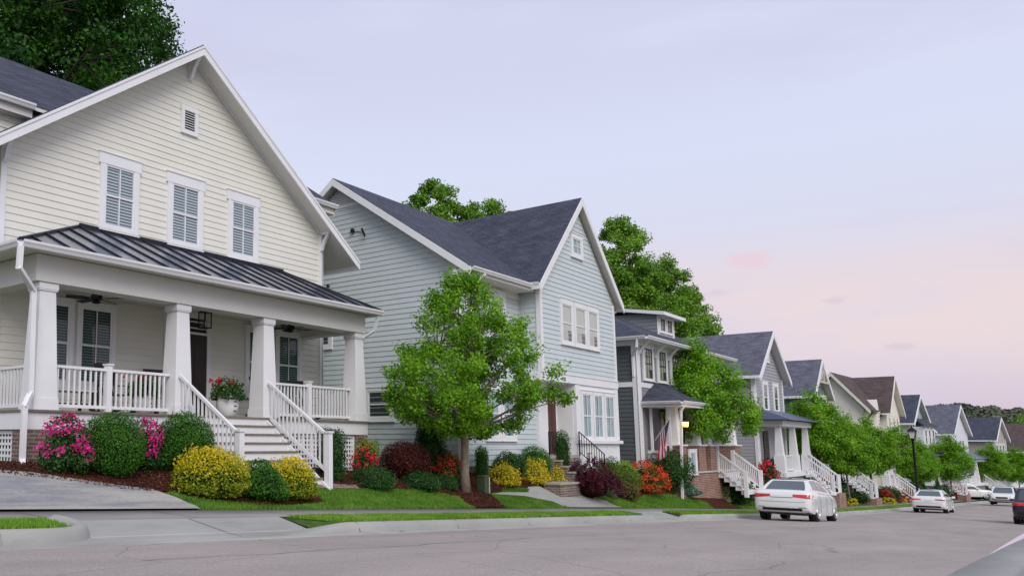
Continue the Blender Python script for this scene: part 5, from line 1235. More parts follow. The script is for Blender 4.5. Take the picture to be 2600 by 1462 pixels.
for a, b in ((37.95, 38.9), (40.6, 41.6), (42.3, 43.2), (46.4, 47.4)):
    MB().box(a, b, py0 - .02, py0 + .7, pz, -.08).build('pier', BRICKR, h3); c = MB(); c.taper((a + b) / 2, py0 + .34, -.02, 1.56, .27, .19); c.box(a - .06, b + .06, py0 - .08, py0 + .76, -.08, -.02); c.build('column', WHITE, h3)
mb = MB(); FX(px0).box(mb, py0 + .7, Y3, -.42, -.28, -.05, .05); FX(px0).box(mb, py0 + .7, Y3, -1.2, -.42, -.05, -.0); mb.build('parapet', WHITE, h3)
mb = MB(); FX(px0 + .05).box(mb, 12.0, 12.1, -.3, 1.56, 0, .08); FX(px0 + .05).box(mb, 12.75, 12.85, -.3, 1.56, 0, .08); mb.build('post', WHITE, h3)
window(h3, FY(py0 + .02), 39.3, 40.1, -1.2, -.35, 'curtain', trim=.12, head=.12, cols=1, sash='single')
window(h3, f3, 44.9, 45.9, -.4, 1.2, 'dark', trim=.15, cols=2); window(h3, f3, 39.9, 40.9, -.4, 1.2, 'dark', trim=.15, cols=2)
mb = MB(); f3.box(mb, 42.0, 43.0, pz, 1.0, 0, .06); mb.build('door', WOODRED, h3)
downspout(h3, [(37.6, 11.3, 1.7), (37.7, 11.5, 1.4), (37.82, 11.68, -2.3)], .11)
stp = MB(); n = 5
for i in range(n): stp.box(43.4, 46.0, py0 - .23 * (i + 1), py0 - .23 * i, pz - .185 * (i + 1) - .12, pz - .185 * (i + 1) + .1)
stp.build('stairs', WHITE, h3)
for X in (43.35, 46.0):
    r = MB(); T0 = Vector((X, py0, -.36)); T1 = Vector((X, py0 - .23 * n, -1.30)); dn = Vector((0, 0, -.75)); r.bar(T0, T1, .09); r.bar(T0 + dn, T1 + dn, .07); r.bar(T1 + Vector((0, 0, .08)), T1 - Vector((0, 0, 1.1)), .16); r.bar(T0 + Vector((0, 0, .08)), T0 - Vector((0, 0, .95)), .16)
    for i in range(1, 14): p = T0.lerp(T1, i / 14); r.bar(p, p + dn, .045)
    r.build('railing', WHITE, h3)
# ------------------------------------------------------------------ houses farther along
def corner_boards(root, pl, us, z0, z1, m=None):
    b = MB()
    for u in us: pl.box(b, u, u + .16, z0, z1, 0, .05)
    return b.build('corner_board', m or WHITE, root)
def gable_house(label, P, yaw, hw, apex, eave, back, base, wallm, roofm, side_len=0., side_eave=None, trimm=None, ov=.45, exp=.18, gm=None, ridge=None, vent=None):
    """house whose main gable faces the street; P = foot of the gable axis on its front wall; heights absolute"""
    x, y = P; t = thing('house', label, 'house', (x, y, base), R(yaw)); tm = trimm or WHITE; pl = FY(y); sl = (apex - eave) / (hw + ov)
    mb = MB(); zt = apex - .32; zw = eave + sl * ov - .25
    if gm is None: pl.siding(mb, [(x - hw, base - 2), (x + hw, base - 2), (x + hw, zw), (x, zt), (x - hw, zw)], exp, .022)
    else: pl.siding(mb, [(x - hw, base - 2), (x + hw, base - 2), (x + hw, zw), (x - hw, zw)], exp, .022)
    FX(x - hw).siding(mb, [(y, base - 2), (y + back, base - 2), (y + back, zw + .1), (y, zw + .1)], exp, .022); mb.build('wall', wallm, t)
    if gm is not None: mb = MB(); pl.siding(mb, [(x - hw, zw), (x + hw, zw), (x, zt)], exp, .02); mb.build('gable', gm, t); mb = MB(); pl.box(mb, x - hw - .02, x + hw + .02, zw - .3, zw + .02, 0, .07); mb.build('band_board', tm, t)
    mb = MB(); mb.box(x - hw + .03, x + hw, y + .03, y + back, base - 3, zw); mb.prism([(x - hw + .05, y + .04, zw), (x + hw - .05, y + .04, zw), (x, y + .04, zt - .03)], (0, back - .1, 0)); mb.build('wall', wallm, t)
    for s in (-1, 1):
        xe = x + s * (hw + ov); a, b = (xe, x) if s < 0 else (x, xe); za, zb = (eave, apex) if s < 0 else (apex, eave)
        slab(t, 'roof', [(a, y - .4, za), (b, y - .4, zb), (b, y + (ridge or back), zb), (a, y + (ridge or back), za)], .06, roofm, SOFFIT, .12)
        r = MB(); r.beam((xe, y - .4, eave - .03), (x, y - .4, apex - .03), (0, -1, 0), .05, .34); r.build('rake_board', tm, t)
        g = MB(); g.beam((xe, y - .4, eave - .04), (xe, y + back, eave - .04), (s, 0, 0), .12, .16); g.build('gutter', tm, t)
    corner_boards(t, pl, (x - hw, x + hw - .16), base - 1, zw, tm); corner_boards(t, FX(x - hw), (y,), base - 1, zw, tm)
    if vent: louver(t, pl, x - .16, x + .16, zt - vent[0] - .7, zt - vent[0], .1, 6)
    return t, pl
def porch(t, pl, x0, x1, depth, zf, ztop, wall_top, roofm, ncol, base, cols=True, stairs=None, inset=.9, nst=6):
    y = pl.P.y; yf = y - depth
    slab(t, 'porch_roof', [(x0 - .4, yf - .4, ztop), (x1 + .4, yf - .4, ztop), (x1 - inset, y, wall_top), (x0 + inset, y, wall_top)], .05, roofm, None); slab(t, 'porch_roof', [(x0 - .4, y, ztop), (x0 - .4, yf - .4, ztop), (x0 + inset, y, wall_top)], .05, roofm, None); slab(t, 'porch_roof', [(x1 + .4, yf - .4, ztop), (x1 + .4, y, ztop), (x1 - inset, y, wall_top)], .05, roofm, None)
    mb = MB(); mb.box(x0, x1, yf, y, ztop - .36, ztop - .06); mb.build('porch_beam', WHITE, t)
    mb = MB(); mb.box(x0, x1, yf, y, zf - .25, zf); mb.build('deck', WHITE, t); mb = MB(); mb.box(x0 + .1, x1 - .1, yf + .1, y, base - 3, zf - .25); mb.build('foundation', mat('lattice_skirt', (.20, .19, .18), .8, var=.2, scale=3), t)
    for i in range(ncol):
        c = MB(); cx = x0 + .3 + (x1 - x0 - .6) * i / (ncol - 1); c.taper(cx, yf + .3, zf, zf + .9, .25, .23); c.taper(cx, yf + .3, zf + .9, ztop - .36, .19, .12); c.build('column', WHITE, t)
    for i in range(ncol - 1):
        a = x0 + .3 + (x1 - x0 - .6) * i / (ncol - 1); b = x0 + .3 + (x1 - x0 - .6) * (i + 1) / (ncol - 1)
        if stairs is not None and i == stairs: continue
        railing(t, (a + .3, yf + .3, zf), (b - .3, yf + .3, zf), .85, .16)
    if stairs is not None:
        b = x0 + (x1 - x0 - .6) * (stairs + 1) / (ncol - 1); a = b - 1.7; n = nst; s = MB(); rz_ = .2; rn = .21
        for i in range(n): s.box(a, b, yf - rn * (i + 1), yf - rn * i + .02, zf - rz_ * (i + 1) - .16, zf - rz_ * (i + 1))
        s.build('stairs', WHITE, t)
        s = MB(); s.box(a - .1, b + .1, yf - rn * n - .25, yf - rn * (n - 2), base - 2, zf - rz_ * n - .02); s.build('landing', BRICKR, t)
        for X in (a, b):
            r = MB(); A = Vector((X, yf + .1, zf + .9)); B = Vector((X, yf - rn * n, zf - rz_ * n + .9)); dn = Vector((0, 0, -.75)); r.bar(A, B, .08); r.bar(A + dn, B + dn, .06); r.bar(B + Vector((0, 0, .1)), B - Vector((0, 0, 1.0)), .14)
            for i in range(1, n * 2): p = A.lerp(B, i / (n * 2)); r.bar(p, p + dn, .04)
            r.build('railing', WHITE, t)
LGREY = mat('light_grey_paint', (.34, .34, .355), .65, var=.04, scale=1.2); TEAL = mat('grey_teal_paint', (.19, .255, .245), .65, var=.05, scale=1.2); GREY2 = mat('board_batten_grey', (.23, .25, .255), .65, var=.05, scale=2)
IVORY = mat('ivory_paint', (.76, .73, .64), .65, var=.03, scale=1.2); OFFW = mat('off_white_paint', (.66, .68, .70), .6, var=.03, scale=1.2); AQUA = mat('grey_aqua_paint', (.28, .39, .40), .65, var=.04); BEIGE = mat('beige_paint', (.42, .375, .335), .65, var=.04, scale=1.2); MINT = mat('mint_paint', (.42, .54, .50), .65, var=.03); BLUEROOF = mat('blue_metal_roof', (.13, .16, .26), .35, .6)
h4, p4 = gable_house('grey shingled house with a steep gable and blue porch roof behind the nearest white sedan', (54.4, 11.8), -.5, 3.05, 6.45, 3.75, 12, -2.4, LGREY, SHINGLE_G, ridge=5.2, vent=(.7,))
for a in (53.0, 55.3): window(h4, p4, a, a + .8, 1.95, 3.35, 'dark', trim=.2, head=.2, cols=1)
porch(h4, p4, 51.2, 58.0, 1.25, -1.45, 1.35, 1.95, BLUEROOF, 3, -3.3, stairs=1)
mb = MB(); p4.box(mb, 52.3, 53.3, -1.4, .75, 0, .06); mb.build('door', WOODDK, h4)
mb = MB(); FY(13.2).siding(mb, [(49.6, -4), (51.9, -4), (51.9, 3.4), (49.6, 3.4)], .18, .02); mb.build('wall', LGREY, h4)
slab(h4, 'roof', [(49.2, 12.7, 3.5), (52.2, 12.7, 3.5), (52.2, 17.5, 6.2), (49.2, 17.5, 6.2)], .06, SHINGLE_G, SOFFIT)
h5, p5 = gable_house('grey-green house with a weathered brown-grey roof and bracketed gable', (67.3, 11.7), -1.5, 2.35, 5.8, 3.25, 11, -3.2, TEAL, SHINGLE_G, gm=GREY2, ridge=9.)
m = MB(); m.bar((65.9, 11.28, 4.2), (68.7, 11.28, 4.2), .14); m.bar((67.3, 11.28, 4.2), (67.3, 11.28, 5.5), .14); m.bar((66.3, 11.28, 4.3), (67.3, 11.28, 5.0), .1); m.bar((68.3, 11.28, 4.3), (67.3, 11.28, 5.0), .1); m.build('gable_truss', mat('tan_trim', (.52, .49, .42), .6), h5)
for a in (65.6, 67.6): window(h5, p5, a, a + .8, .6, 2.2, 'dark', trim=.16, cols=1)
porch(h5, p5, 63.4, 71.0, 1.1, -2.3, .55, 1.2, SHINGLE_B, 3, -4.0, stairs=1)
# ivory house: side gable with a front gable wing
h6 = thing('house', 'ivory house with a brown cross-gabled roof, dark downspouts and a tiny pointed gable', 'house', (89, 10.3, -4.2), R(-2))
xs, ym, yg, gx6, g6 = 82.0, 10.95, 10.2, 89.2, 5.9; ry6, rz6 = 12.95, 5.95; ez6 = 2.8
def mz6(y): return rz6 - (rz6 - ez6) / (ry6 - (ym - .5)) * abs(y - ry6)
mb = MB(); FX(xs).siding(mb, [(ym, -6), (14.95, -6), (14.95, 2.9), (ry6, 5.6), (ym, 2.9)], .18, .022); FY(ym).siding(mb, [(xs, -6), (86.4, -6), (86.4, 2.85), (xs, 2.85)], .18, .02)
FY(yg).siding(mb, [(86.4, -6), (92.4, -6), (92.4, 2.9), (gx6, 5.6), (86.4, 2.9)], .18, .02); FX(86.4).siding(mb, [(yg, -6), (ym, -6), (ym, 2.9), (yg, 2.9)], .18, .02)
mb.box(xs + .05, 92.3, ym + .05, 14.9, -6, 2.8); mb.build('wall', IVORY, h6)
slab(h6, 'roof', [(xs - .45, ym - .5, ez6), (92.8, ym - .5, ez6), (92.8, ry6, rz6), (xs - .45, ry6, rz6)], .06, SHINGLE_B, IVORY); slab(h6, 'roof', [(92.8, 15.4, ez6), (xs - .45, 15.4, ez6), (xs - .45, ry6, rz6), (92.8, ry6, rz6)], .06, SHINGLE_B, IVORY)
for s in (-1, 1):
    xe = gx6 + s * 3.45; a, b = (xe, gx6) if s < 0 else (gx6, xe); za, zb = (ez6 - .1, g6) if s < 0 else (g6, ez6 - .1); slab(h6, 'roof', [(a, yg - .4, za), (b, yg - .4, zb), (b, ry6, zb), (a, ry6, za)], .06, SHINGLE_B, IVORY)
    r = MB(); r.beam((xe, yg - .4, ez6 - .13), (gx6, yg - .4, g6 - .03), (0, -1, 0), .05, .32); r.build('rake_board', IVORY, h6)
for ya in (ym - .5, 15.4): r = MB(); r.beam((xs - .45, ya, ez6 - .03), (xs - .45, ry6, rz6 - .03), (-1, 0, 0), .05, .3); r.build('rake_board', IVORY, h6)
mb = MB(); mb.box(84.2, 85.6, ym - .42, ym, -6, 2.5); mb.prism([(84.2, ym - .45, 2.4), (85.6, ym - .45, 2.4), (84.9, ym - .45, 3.75)], (0, 2, 0)); mb.build('wall_dormer', IVORY, h6)
dkb = mat('dark_bronze', (.04, .028, .022), .5)
downspout(h6, [(82.3, ym - .55, 2.65), (82.2, ym - .3, 2.3), (82.1, ym - .1, 1.9), (82.1, ym - .1, -3)], .13, dkb); downspout(h6, [(86.0, ym - .55, 2.6), (86.2, ym - .2, 2.2), (86.25, ym - .1, 1.9), (86.25, ym - .1, -3)], .13, dkb)
r = MB(); r.beam((xs - .3, ym - .5, ez6 - .02), (84.2, ym - .5, ez6 - .02), (0, -1, 0), .1, .12); r.beam((85.6, ym - .5, ez6 - .02), (86.4, ym - .5, ez6 - .02), (0, -1, 0), .1, .12); r.build('gutter', dkb, h6)
window(h6, FX(xs), 11.5, 12.3, .5, 1.7, 'dark', trim=.1, cols=1, tm=IVORY); window(h6, FY(ym - .42), 84.7, 85.1, .9, 2.1, 'dark', trim=.08, cols=1, tm=IVORY)
for a in (87.2, 89.2, 90.8): window(h6, FY(yg), a, a + .55, .9, 2.3, 'dark', trim=.1, cols=1, tm=IVORY)
window(h6, FY(yg), 89.2, 89.6, 3.6, 4.5, 'dark', trim=.08, cols=1, tm=IVORY)
porch(h6, FY(ym), 82.2, 86.2, 1.3, -3.2, -.6, .1, SHINGLE_B, 3, -5.0, stairs=1)
h7, p7 = gable_house('white house with an aqua gable top and projecting bay behind the street lamp', (101.7, 9.7), -5.5, 3.0, 4.85, 2.1, 11, -4.8, OFFW, SHINGLE, gm=AQUA, vent=(.8,))
mb = MB(); mb.box(99.4, 103.9, 8.9, 9.7, -.3, 1.75); mb.build('bay', OFFW, h7); slab(h7, 'bay_roof', [(99.1, 8.6, 1.8), (104.2, 8.6, 1.8), (103.8, 9.7, 2.6), (99.5, 9.7, 2.6)], .05, SHINGLE, None)
for a in (99.9, 101.4, 102.9): window(h7, FY(8.9), a, a + .7, .15, 1.45, 'dark', trim=.12, cols=1)
porch(h7, p7, 98.0, 105.5, 1.4, -3.4, -.9, -.35, SHINGLE, 3, -5.3, stairs=1)
h8, p8 = gable_house('tall white house with a broad slate-grey roof and sharp front gable', (122.8, 8.1), -7, 3.7, 4.6, 1.3, 12, -5.4, OFFW, SHINGLE_G)
for a in (120.5, 123.8): window(h8, p8, a, a + .8, -.9, .6, 'dark', trim=.14, cols=1)
mb = MB(); FY(9.6).siding(mb, [(114.6, -7), (121.0, -7), (121.0, .9), (114.6, 2.4)], .18, .02); mb.build('wall', OFFW, h8)
slab(h8, 'roof', [(114.2, 9.2, 2.7), (121.2, 9.2, 1.0), (121.2, 12.5, 1.2), (114.2, 12.5, 2.9)], .06, SHINGLE, WHITE, .25)
porch(h8, p8, 117.5, 127.0, 1.6, -4.1, -1.4, -.7, BLUEROOF, 3, -6.0, stairs=1)
h9, p9 = gable_house('beige house with a dark roof and white-trimmed front gable far down the street', (147.2, 5.6), -8.5, 3.2, 3.75, .75, 13, -6.4, BEIGE, SHINGLE, ov=.5)
for a in (144.9, 146.6, 148.3): window(h9, p9, a, a + .8, -1.6, .1, 'dark', trim=.14, cols=1)
porch(h9, p9, 138.5, 150.0, 2.0, -5.0, -2.1, -1.3, BLUEROOF, 3, -6.9, stairs=1)
h10, p10 = gable_house('small mint-green house with a brown roof at the far end of the row', (170.0, 1.9), -9, 4.0, 3.4, -.8, 12, -7.4, MINT, SHINGLE_B, ov=.6)
for a in (167.5, 170.4): window(h10, p10, a, a + 1.4, -3.6, -2.2, 'dark', trim=.25, cols=2)
porch(h10, p10, 164.5, 174.5, 1.8, -6.2, -3.6, -2.9, SHINGLE_B, 3, -7.6, stairs=1)

# lots farther along lie a little deeper than the first survey put them
for h_, loc in ((h4, (58.7, 12.74, -2.6)), (h5, (72.6, 12.63, -3.46)), (h6, (96.1, 11.12, -4.54)), (h7, (109.8, 10.47, -5.18)), (h8, (132.6, 8.74, -5.83)), (h9, (159.0, 6.04, -6.9)), (h10, (183.6, 2.05, -8.0))): h_.location = loc; h_.scale = (1.08, 1.08, 1.08)
# ------------------------------------------------------------------ cars
TYRE = mat('tyre_rubber', (.012, .012, .013), .85); RIM = mat('alloy_rim', (.50, .51, .53), .35, .8); CARGLASS = mat('car_glass', (.045, .07, .07), .06, 0., spec=.8, coat=.5); REDL = mat('tail_light', (.55, .008, .012), .15, spec=.8, coat=.6); LAMPW = mat('head_light', (.6, .62, .65), .1, spec=.9, coat=.6); CHROME = mat('chrome', (.7, .7, .7), .15, 1.); PLASTIC = mat('black_plastic', (.015, .015, .016), .6)
PLATE = mat('licence_plate', (.62, .64, .66), .5)
def paint(n, c): return mat(n, c, .28, 0., spec=.5, coat=.8)
def car(name, label, loc, rz, pitch, P, pm, cat='car', plate=True, group=None, lights='bar'):
    """P: dict of stations. local frame: x from rear bumper (0) forward, y left, z up"""
    t = thing(name, label, cat, loc, 0, group); t.rotation_mode = 'XYZ'; ORG[t.name] = (0, 0, 0)
    t.rotation_euler = (Matrix.Rotation(rz, 3, 'Z') @ Matrix.Rotation(pitch, 3, 'Y')).to_euler()
    S = P['body']; mb = MB(); vs = []; k = None
    def sec(w, zb, zbelt, zt):
        h = zbelt - zb; t_ = zt - zbelt; half = [(0, zb), (w * .74, zb), (w * .95, zb + .03), (w * .985, zb + h * .16), (w * .995, zb + h * .42), (w, zb + h * .66), (w * .985, zb + h * .84), (w * .955, zb + h * .97), (w * .90, zbelt + t_ * .42), (w * .80, zbelt + t_ * .72), (w * .55, zbelt + t_ * .92), (0, zt)]
        return half + [(-y, z) for y, z in half[-2:0:-1]]
    xs = np.linspace(S[0][0], S[-1][0], 46); xs = sorted(set(list(np.round(xs, 3)) + [s[0] for s in S])); A = np.array(S)
    def interp(x): return [float(np.interp(x, A[:, 0], A[:, i])) for i in range(1, 5)]
    for x in xs:
        s = sec(*interp(x)); k = len(s); vs += [(x, y, z) for y, z in s]
    fs = [(i * k + j, i * k + (j + 1) % k, (i + 1) * k + (j + 1) % k, (i + 1) * k + j) for i in range(len(xs) - 1) for j in range(k)] + [tuple(range(k)), tuple(range((len(xs) - 1) * k, len(xs) * k))[::-1]]
    fs = [f[::-1] for f in fs]; mb.add(vs, fs); body = mb.build('body', pm, t, smooth=True, uv=False)
    # wheel arches cut out of the body
    wx = P['wheels']; r = P['wr']; W = P['w'] / 2
    cm = MB()
    for x in wx:
        n = 28; vs = [(x + (r * 1.13) * math.cos(2 * math.pi * i / n), y, r + (r * 1.13) * math.sin(2 * math.pi * i / n)) for y in (-W - .3, W + .3) for i in range(n)]
        fs = [tuple(range(n)), tuple(range(2 * n - 1, n - 1, -1))] + [(i, n + i, n + (i + 1) % n, (i + 1) % n) for i in range(n)]; cm.add(vs, fs)
    cut = cm.build('cutter', pm, None, uv=False); bm = bmesh.new(); bm.from_mesh(cut.data); bmesh.ops.recalc_face_normals(bm, faces=bm.faces); bm.to_mesh(cut.data); bm.free()
    bm = bmesh.new(); bm.from_mesh(body.data); bmesh.ops.recalc_face_normals(bm, faces=bm.faces); bm.to_mesh(body.data); bm.free()
    md = body.modifiers.new('b', 'BOOLEAN'); md.object = cut; md.operation = 'DIFFERENCE'; md.solver = 'EXACT'
    dg = bpy.context.evaluated_depsgraph_get(); dg.update(); me = bpy.data.meshes.new_from_object(body.evaluated_get(dg)); body.modifiers.clear(); body.data = me; bpy.data.objects.remove(cut)
    me.materials.clear(); me.materials.append(pm); me.polygons.foreach_set('use_smooth', [True] * len(me.polygons)); me.polygons.foreach_set('material_index', [0] * len(me.polygons))
    try: me.set_sharp_from_angle(angle=R(38))
    except Exception: pass
    u = MB(); u.box(wx[0] - .9 if wx[0] > 1.1 else .2, wx[1] + .6, -W * .86, W * .86, P['body'][5][2] + .01, P['body'][5][2] + .35); u.build('underbody', PLASTIC, t)
    # cabin: roof shell and glass
    G = P['cabin']; (xr, wr_, zr_), (xf, wf, zf), (tr_, twr, tzr), (tf, twf, tzf) = G
    def side(s, a, b):   # bilinear point on the side: a along, b up
        lo = Vector((xr + (xf - xr) * a, s * (wr_ + (wf - wr_) * a), zr_ + (zf - zr_) * a)); hi = Vector((tr_ + (tf - tr_) * a, s * (twr + (twf - twr) * a), tzr + (tzf - tzr) * a + .03 * math.sin(math.pi * a))); p = lo.lerp(hi, b); p.y += s * .035 * math.sin(math.pi * b); return p
    c = MB(); NA, NB = 14, 6
    for s in (-1, 1):
        base = len(c.v)
        for i in range(NA + 1):
            for j in range(NB + 1): c.v.append(tuple(side(s, i / NA, j / NB)))
        for i in range(NA):
            for j in range(NB): q = base + i * (NB + 1) + j; f = (q, q + NB + 1, q + NB + 2, q + 1); c.f.append(f if s < 0 else f[::-1])
    def span(a, rows, crown, rev):
        base = len(c.v); n = 8
        for p, q in rows:
            for i in range(n + 1): v = p.lerp(q, i / n); bul = 4 * (i / n) * (1 - i / n); c.v.append((v.x + a * bul, v.y, v.z + crown * bul))
        for r_ in range(len(rows) - 1):
            for i in range(n): q = base + r_ * (n + 1) + i; f = (q, q + 1, q + n + 2, q + n + 1); c.f.append(f[::-1] if rev else f)
    span(0, [(side(-1, i / NA, 1), side(1, i / NA, 1)) for i in range(NA + 1)], .035, True)
    span(-.06, [(side(-1, 0, j / NB), side(1, 0, j / NB)) for j in range(NB + 1)], .0, False); span(.09, [(side(-1, 1, j / NB), side(1, 1, j / NB)) for j in range(NB + 1)], .0, True)
    cab = c.build('cabin', pm, t, smooth=True, uv=False)
    bm = bmesh.new(); bm.from_mesh(cab.data); bmesh.ops.remove_doubles(bm, verts=bm.verts, dist=.004); bmesh.ops.recalc_face_normals(bm, faces=bm.faces); bm.to_mesh(cab.data); bm.free(); cab.data.polygons.foreach_set('use_smooth', [True] * len(cab.data.polygons))
    try: cab.data.set_sharp_from_angle(angle=R(38))
    except Exception: pass
    # glass panes just proud of the shell
    def pane(pts_fn, na, nb, off):
        g = MB(); P_ = [[pts_fn(i / na, j / nb) for j in range(nb + 1)] for i in range(na + 1)]
        for i in range(na + 1):
            for j in range(nb + 1): g.v.append(tuple(P_[i][j] + off(P_[i][j])))
        for i in range(na):
            for j in range(nb): q = i * (nb + 1) + j; g.f.append((q, q + nb + 1, q + nb + 2, q + 1))
        return g.build('window', P.get('glass', CARGLASS), t, smooth=True, uv=False)
    for s in (-1, 1):
        for a0, a1, b0, b1 in P['panes']:
            pane(lambda a, b: side(s, min(a0[1], a1[1]) * 0 + (a0[0] + (a1[0] - a0[0]) * a) * (1 - b) + (a0[1] + (a1[1] - a0[1]) * a) * b, b0 + (b1 - b0) * b), 6, 4, lambda p: Vector((0, s * .007, .002)))
    def endp(e, a, b, bul): y = a; lo, hi = side(-1, e, b), side(1, e, b); v = lo.lerp(hi, y); v.x += bul * 4 * y * (1 - y); return v
    pane(lambda a, b: endp(0, .09 + .82 * a, .10 + .80 * b, -.06), 8, 4, lambda p: Vector((-.008, 0, .004)))
    pane(lambda a, b: endp(1, .07 + .86 * a, .06 + .86 * b, .09), 8, 4, lambda p: Vector((.008, 0, .004)))
    # wheels
    for x in wx:
        for s in (-1, 1):
            yo = s * (W - .02); w = MB(); n = 26; prof = [(r * .62, -.11), (r * .93, -.11), (r, -.07), (r, .07), (r * .93, .11), (r * .62, .11)]
            vs = [(x + q * math.cos(2 * math.pi * i / n), yo - s * .11 + d, r + q * math.sin(2 * math.pi * i / n)) for q, d in prof for i in range(n)]
            fs = [(a * n + i, a * n + (i + 1) % n, (a + 1) * n + (i + 1) % n, (a + 1) * n + i) for a in range(len(prof) - 1) for i in range(n)]; w.add(vs, fs); wh = w.build('wheel', TYRE, t, smooth=True, uv=False)
            rm = MB(); ring = [(r * .66, -.02), (r * .62, .02), (r * .55, -.01)]; y0 = yo
            vs = [(x + q * math.cos(2 * math.pi * i / n), y0 + s * d, r + q * math.sin(2 * math.pi * i / n)) for q, d in ring for i in range(n)]; rm.add(vs, [(a * n + i, a * n + (i + 1) % n, (a + 1) * n + (i + 1) % n, (a + 1) * n + i) for a in range(2) for i in range(n)])
            for q in range(7): a = q * 2 * math.pi / 7; rm.bar((x + .04 * math.cos(a), y0 - s * .015, r + .04 * math.sin(a)), (x + r * .6 * math.cos(a), y0 - s * .01, r + r * .6 * math.sin(a)), .035, .055)
            rm.build('rim', RIM, wh); bk = MB(); bk.add([(x + r * .62 * math.cos(2 * math.pi * i / n), y0 - s * .09, r + r * .62 * math.sin(2 * math.pi * i / n)) for i in range(n)], [tuple(range(n))]); bk.build('brake_disc', mat('dark_brake', (.03, .03, .032), .6), wh)  # spoked rim over a plain dark disc
            al = MB(); al.add([(x + q * math.cos(a), yo - s * (.23 if q > r * 1.12 else .23), r + q * math.sin(a)) for q in (.01, r * 1.12) for a in np.linspace(0, 2 * math.pi, 25)], [(i, i + 1, 26 + i, 25 + i) for i in range(24)]); al.build('wheel_arch', PLASTIC, t)
    # lights, trim
    from mathutils.bvhtree import BVHTree
    bv = BVHTree.FromPolygons([v.co.copy() for v in me.vertices], [tuple(p.vertices) for p in me.polygons])
    def skin_x(y, z, rear=True):
        h = bv.ray_cast(Vector((-3 if rear else 9, y, z)), Vector((1 if rear else -1, 0, 0)))
        return h[0].x if h[0] is not None else None
    def patch(nm, y0, y1, z0, z1, m, rear=True, off=.007, ny=12, nz=4, taper_=0.):
        g = MB(); sg = 1 if y1 > 0 else -1
        for i in range(ny + 1):
            for j in range(nz + 1):
                y = y0 + (y1 - y0) * i / ny; lo = z0 + taper_ * (1 - i / ny); z = lo + (z1 - lo) * j / nz; x = skin_x(y, z, rear); k_ = 0
                while x is None and k_ < 30: y *= .99; x = skin_x(y, z, rear); k_ += 1
                x = x if x is not None else (0 if rear else S[-1][0]); side_ = .008 if abs(y) > W * .8 else 0; g.v.append((x - off if rear else x + off, y + sg * side_, z))
        for i in range(ny):
            for j in range(nz): q = i * (nz + 1) + j; g.f.append((q, q + nz + 1, q + nz + 2, q + 1))
        return g.build(nm, m, t, smooth=True, uv=False)
    for nm, y0, y1, z0, z1, m, rear, tp in P['patches']:
        for s in ((-1, 1) if y0 > 0 else (1,)): patch(nm, s * y0, s * y1, z0, z1, m, rear, taper_=tp)
    for s in (-1, 1):
        mm = MB(); mx, mz_ = P['mirror']; mm.taper(mx, s * (W + .09), mz_, mz_ + .13, .06, .05, .09, .08); mm.bar((mx, s * (W - .12), mz_ + .03), (mx, s * (W + .05), mz_ + .05), .05); mm.build('mirror', pm, t, bevel=.02)
    for x0, z0, x1, z1 in P['seams']:
        for s in (-1, 1):
            ln = MB(); n = 8
            for i in range(n):
                pts = []
                for q in (i / n, (i + 1) / n):
                    x = x0 + (x1 - x0) * q; z = z0 + (z1 - z0) * q; w, zb, zbelt, zt = interp(x); h = sec(w, zb, zbelt, zt)[:12]; y = float(np.interp(z, [a[1] for a in h], [a[0] for a in h])); pts.append((x, s * (y + .002), z))
                ln.bar(pts[0], pts[1], .008)
            ln.build('door_seam', PLASTIC, t)
    return t
SEDAN = dict(w=1.78, wr=.325, wheels=(.98, 3.66),
 body=[(0, .66, .50, .74, .80), (.02, .76, .43, .86, .90), (.06, .825, .37, .94, .985), (.12, .853, .32, .985, 1.04), (.22, .870, .29, 1.0, 1.065), (.5, .884, .25, 1.0, 1.085), (1.0, .89, .21, .985, 1.07), (1.5, .89, .19, .97, 1.0), (2.3, .89, .19, .955, .97), (3.1, .888, .19, .935, .96), (3.45, .884, .19, .915, .985), (3.9, .872, .20, .87, .93), (4.3, .82, .22, .79, .83), (4.52, .74, .26, .69, .72), (4.62, .60, .32, .59, .61), (4.66, .45, .38, .53, .54)],
 cabin=[(.50, .74, 1.03), (3.55, .79, .945), (1.20, .545, 1.425), (2.55, .56, 1.44)],
 panes=[((.15, .10), (.385, .36), .20, .92), ((.405, .39), (.66, .70), .18, .92), ((.68, .73), (.90, .93), .16, .88)],
 mirror=(3.02, .95), seams=[(1.42, .32, 1.30, .94), (2.28, .26, 2.30, .94), (3.20, .26, 3.10, .92)],
 patches=[('tail_light', .34, .868, .775, .915, REDL, True, .05), ('trunk_seam', -.34, .34, .80, .815, PLASTIC, True, 0), ('trunk_seam', -.70, .70, .655, .663, PLASTIC, True, 0), ('reflector', .50, .72, .47, .485, PLASTIC, True, 0), ('rear_valance', -.60, .60, .36, .45, PLASTIC, True, 0), ('head_light', .42, .66, .60, .69, LAMPW, False, 0)])
s1 = car('parked_car', 'nearest white sedan, parked at the kerb with its red tail lights toward us', (33.4, 7.12, zr(33.4) + .01), R(-1.0), math.atan(.054), SEDAN, paint('white_car_paint', (.74, .755, .73)), group='white sedans at the left kerb')
a = MB(); a.prism([(1.35, -.02, 1.46), (1.6, -.02, 1.465), (1.36, -.02, 1.51)], (0, .04, 0)); a.build('antenna', PLASTIC, s1)
SED2 = dict(SEDAN); SED2['patches'] = [('tail_light', .36, .868, .80, .90, REDL, True, .03), ('licence_plate', -.17, .17, .72, .82, PLATE, True, 0), ('bumper_seam', -.70, .70, .63, .637, PLASTIC, True, 0), ('rear_valance', -.62, .62, .37, .47, PLASTIC, True, 0), ('head_light', .42, .66, .60, .69, LAMPW, False, 0)]
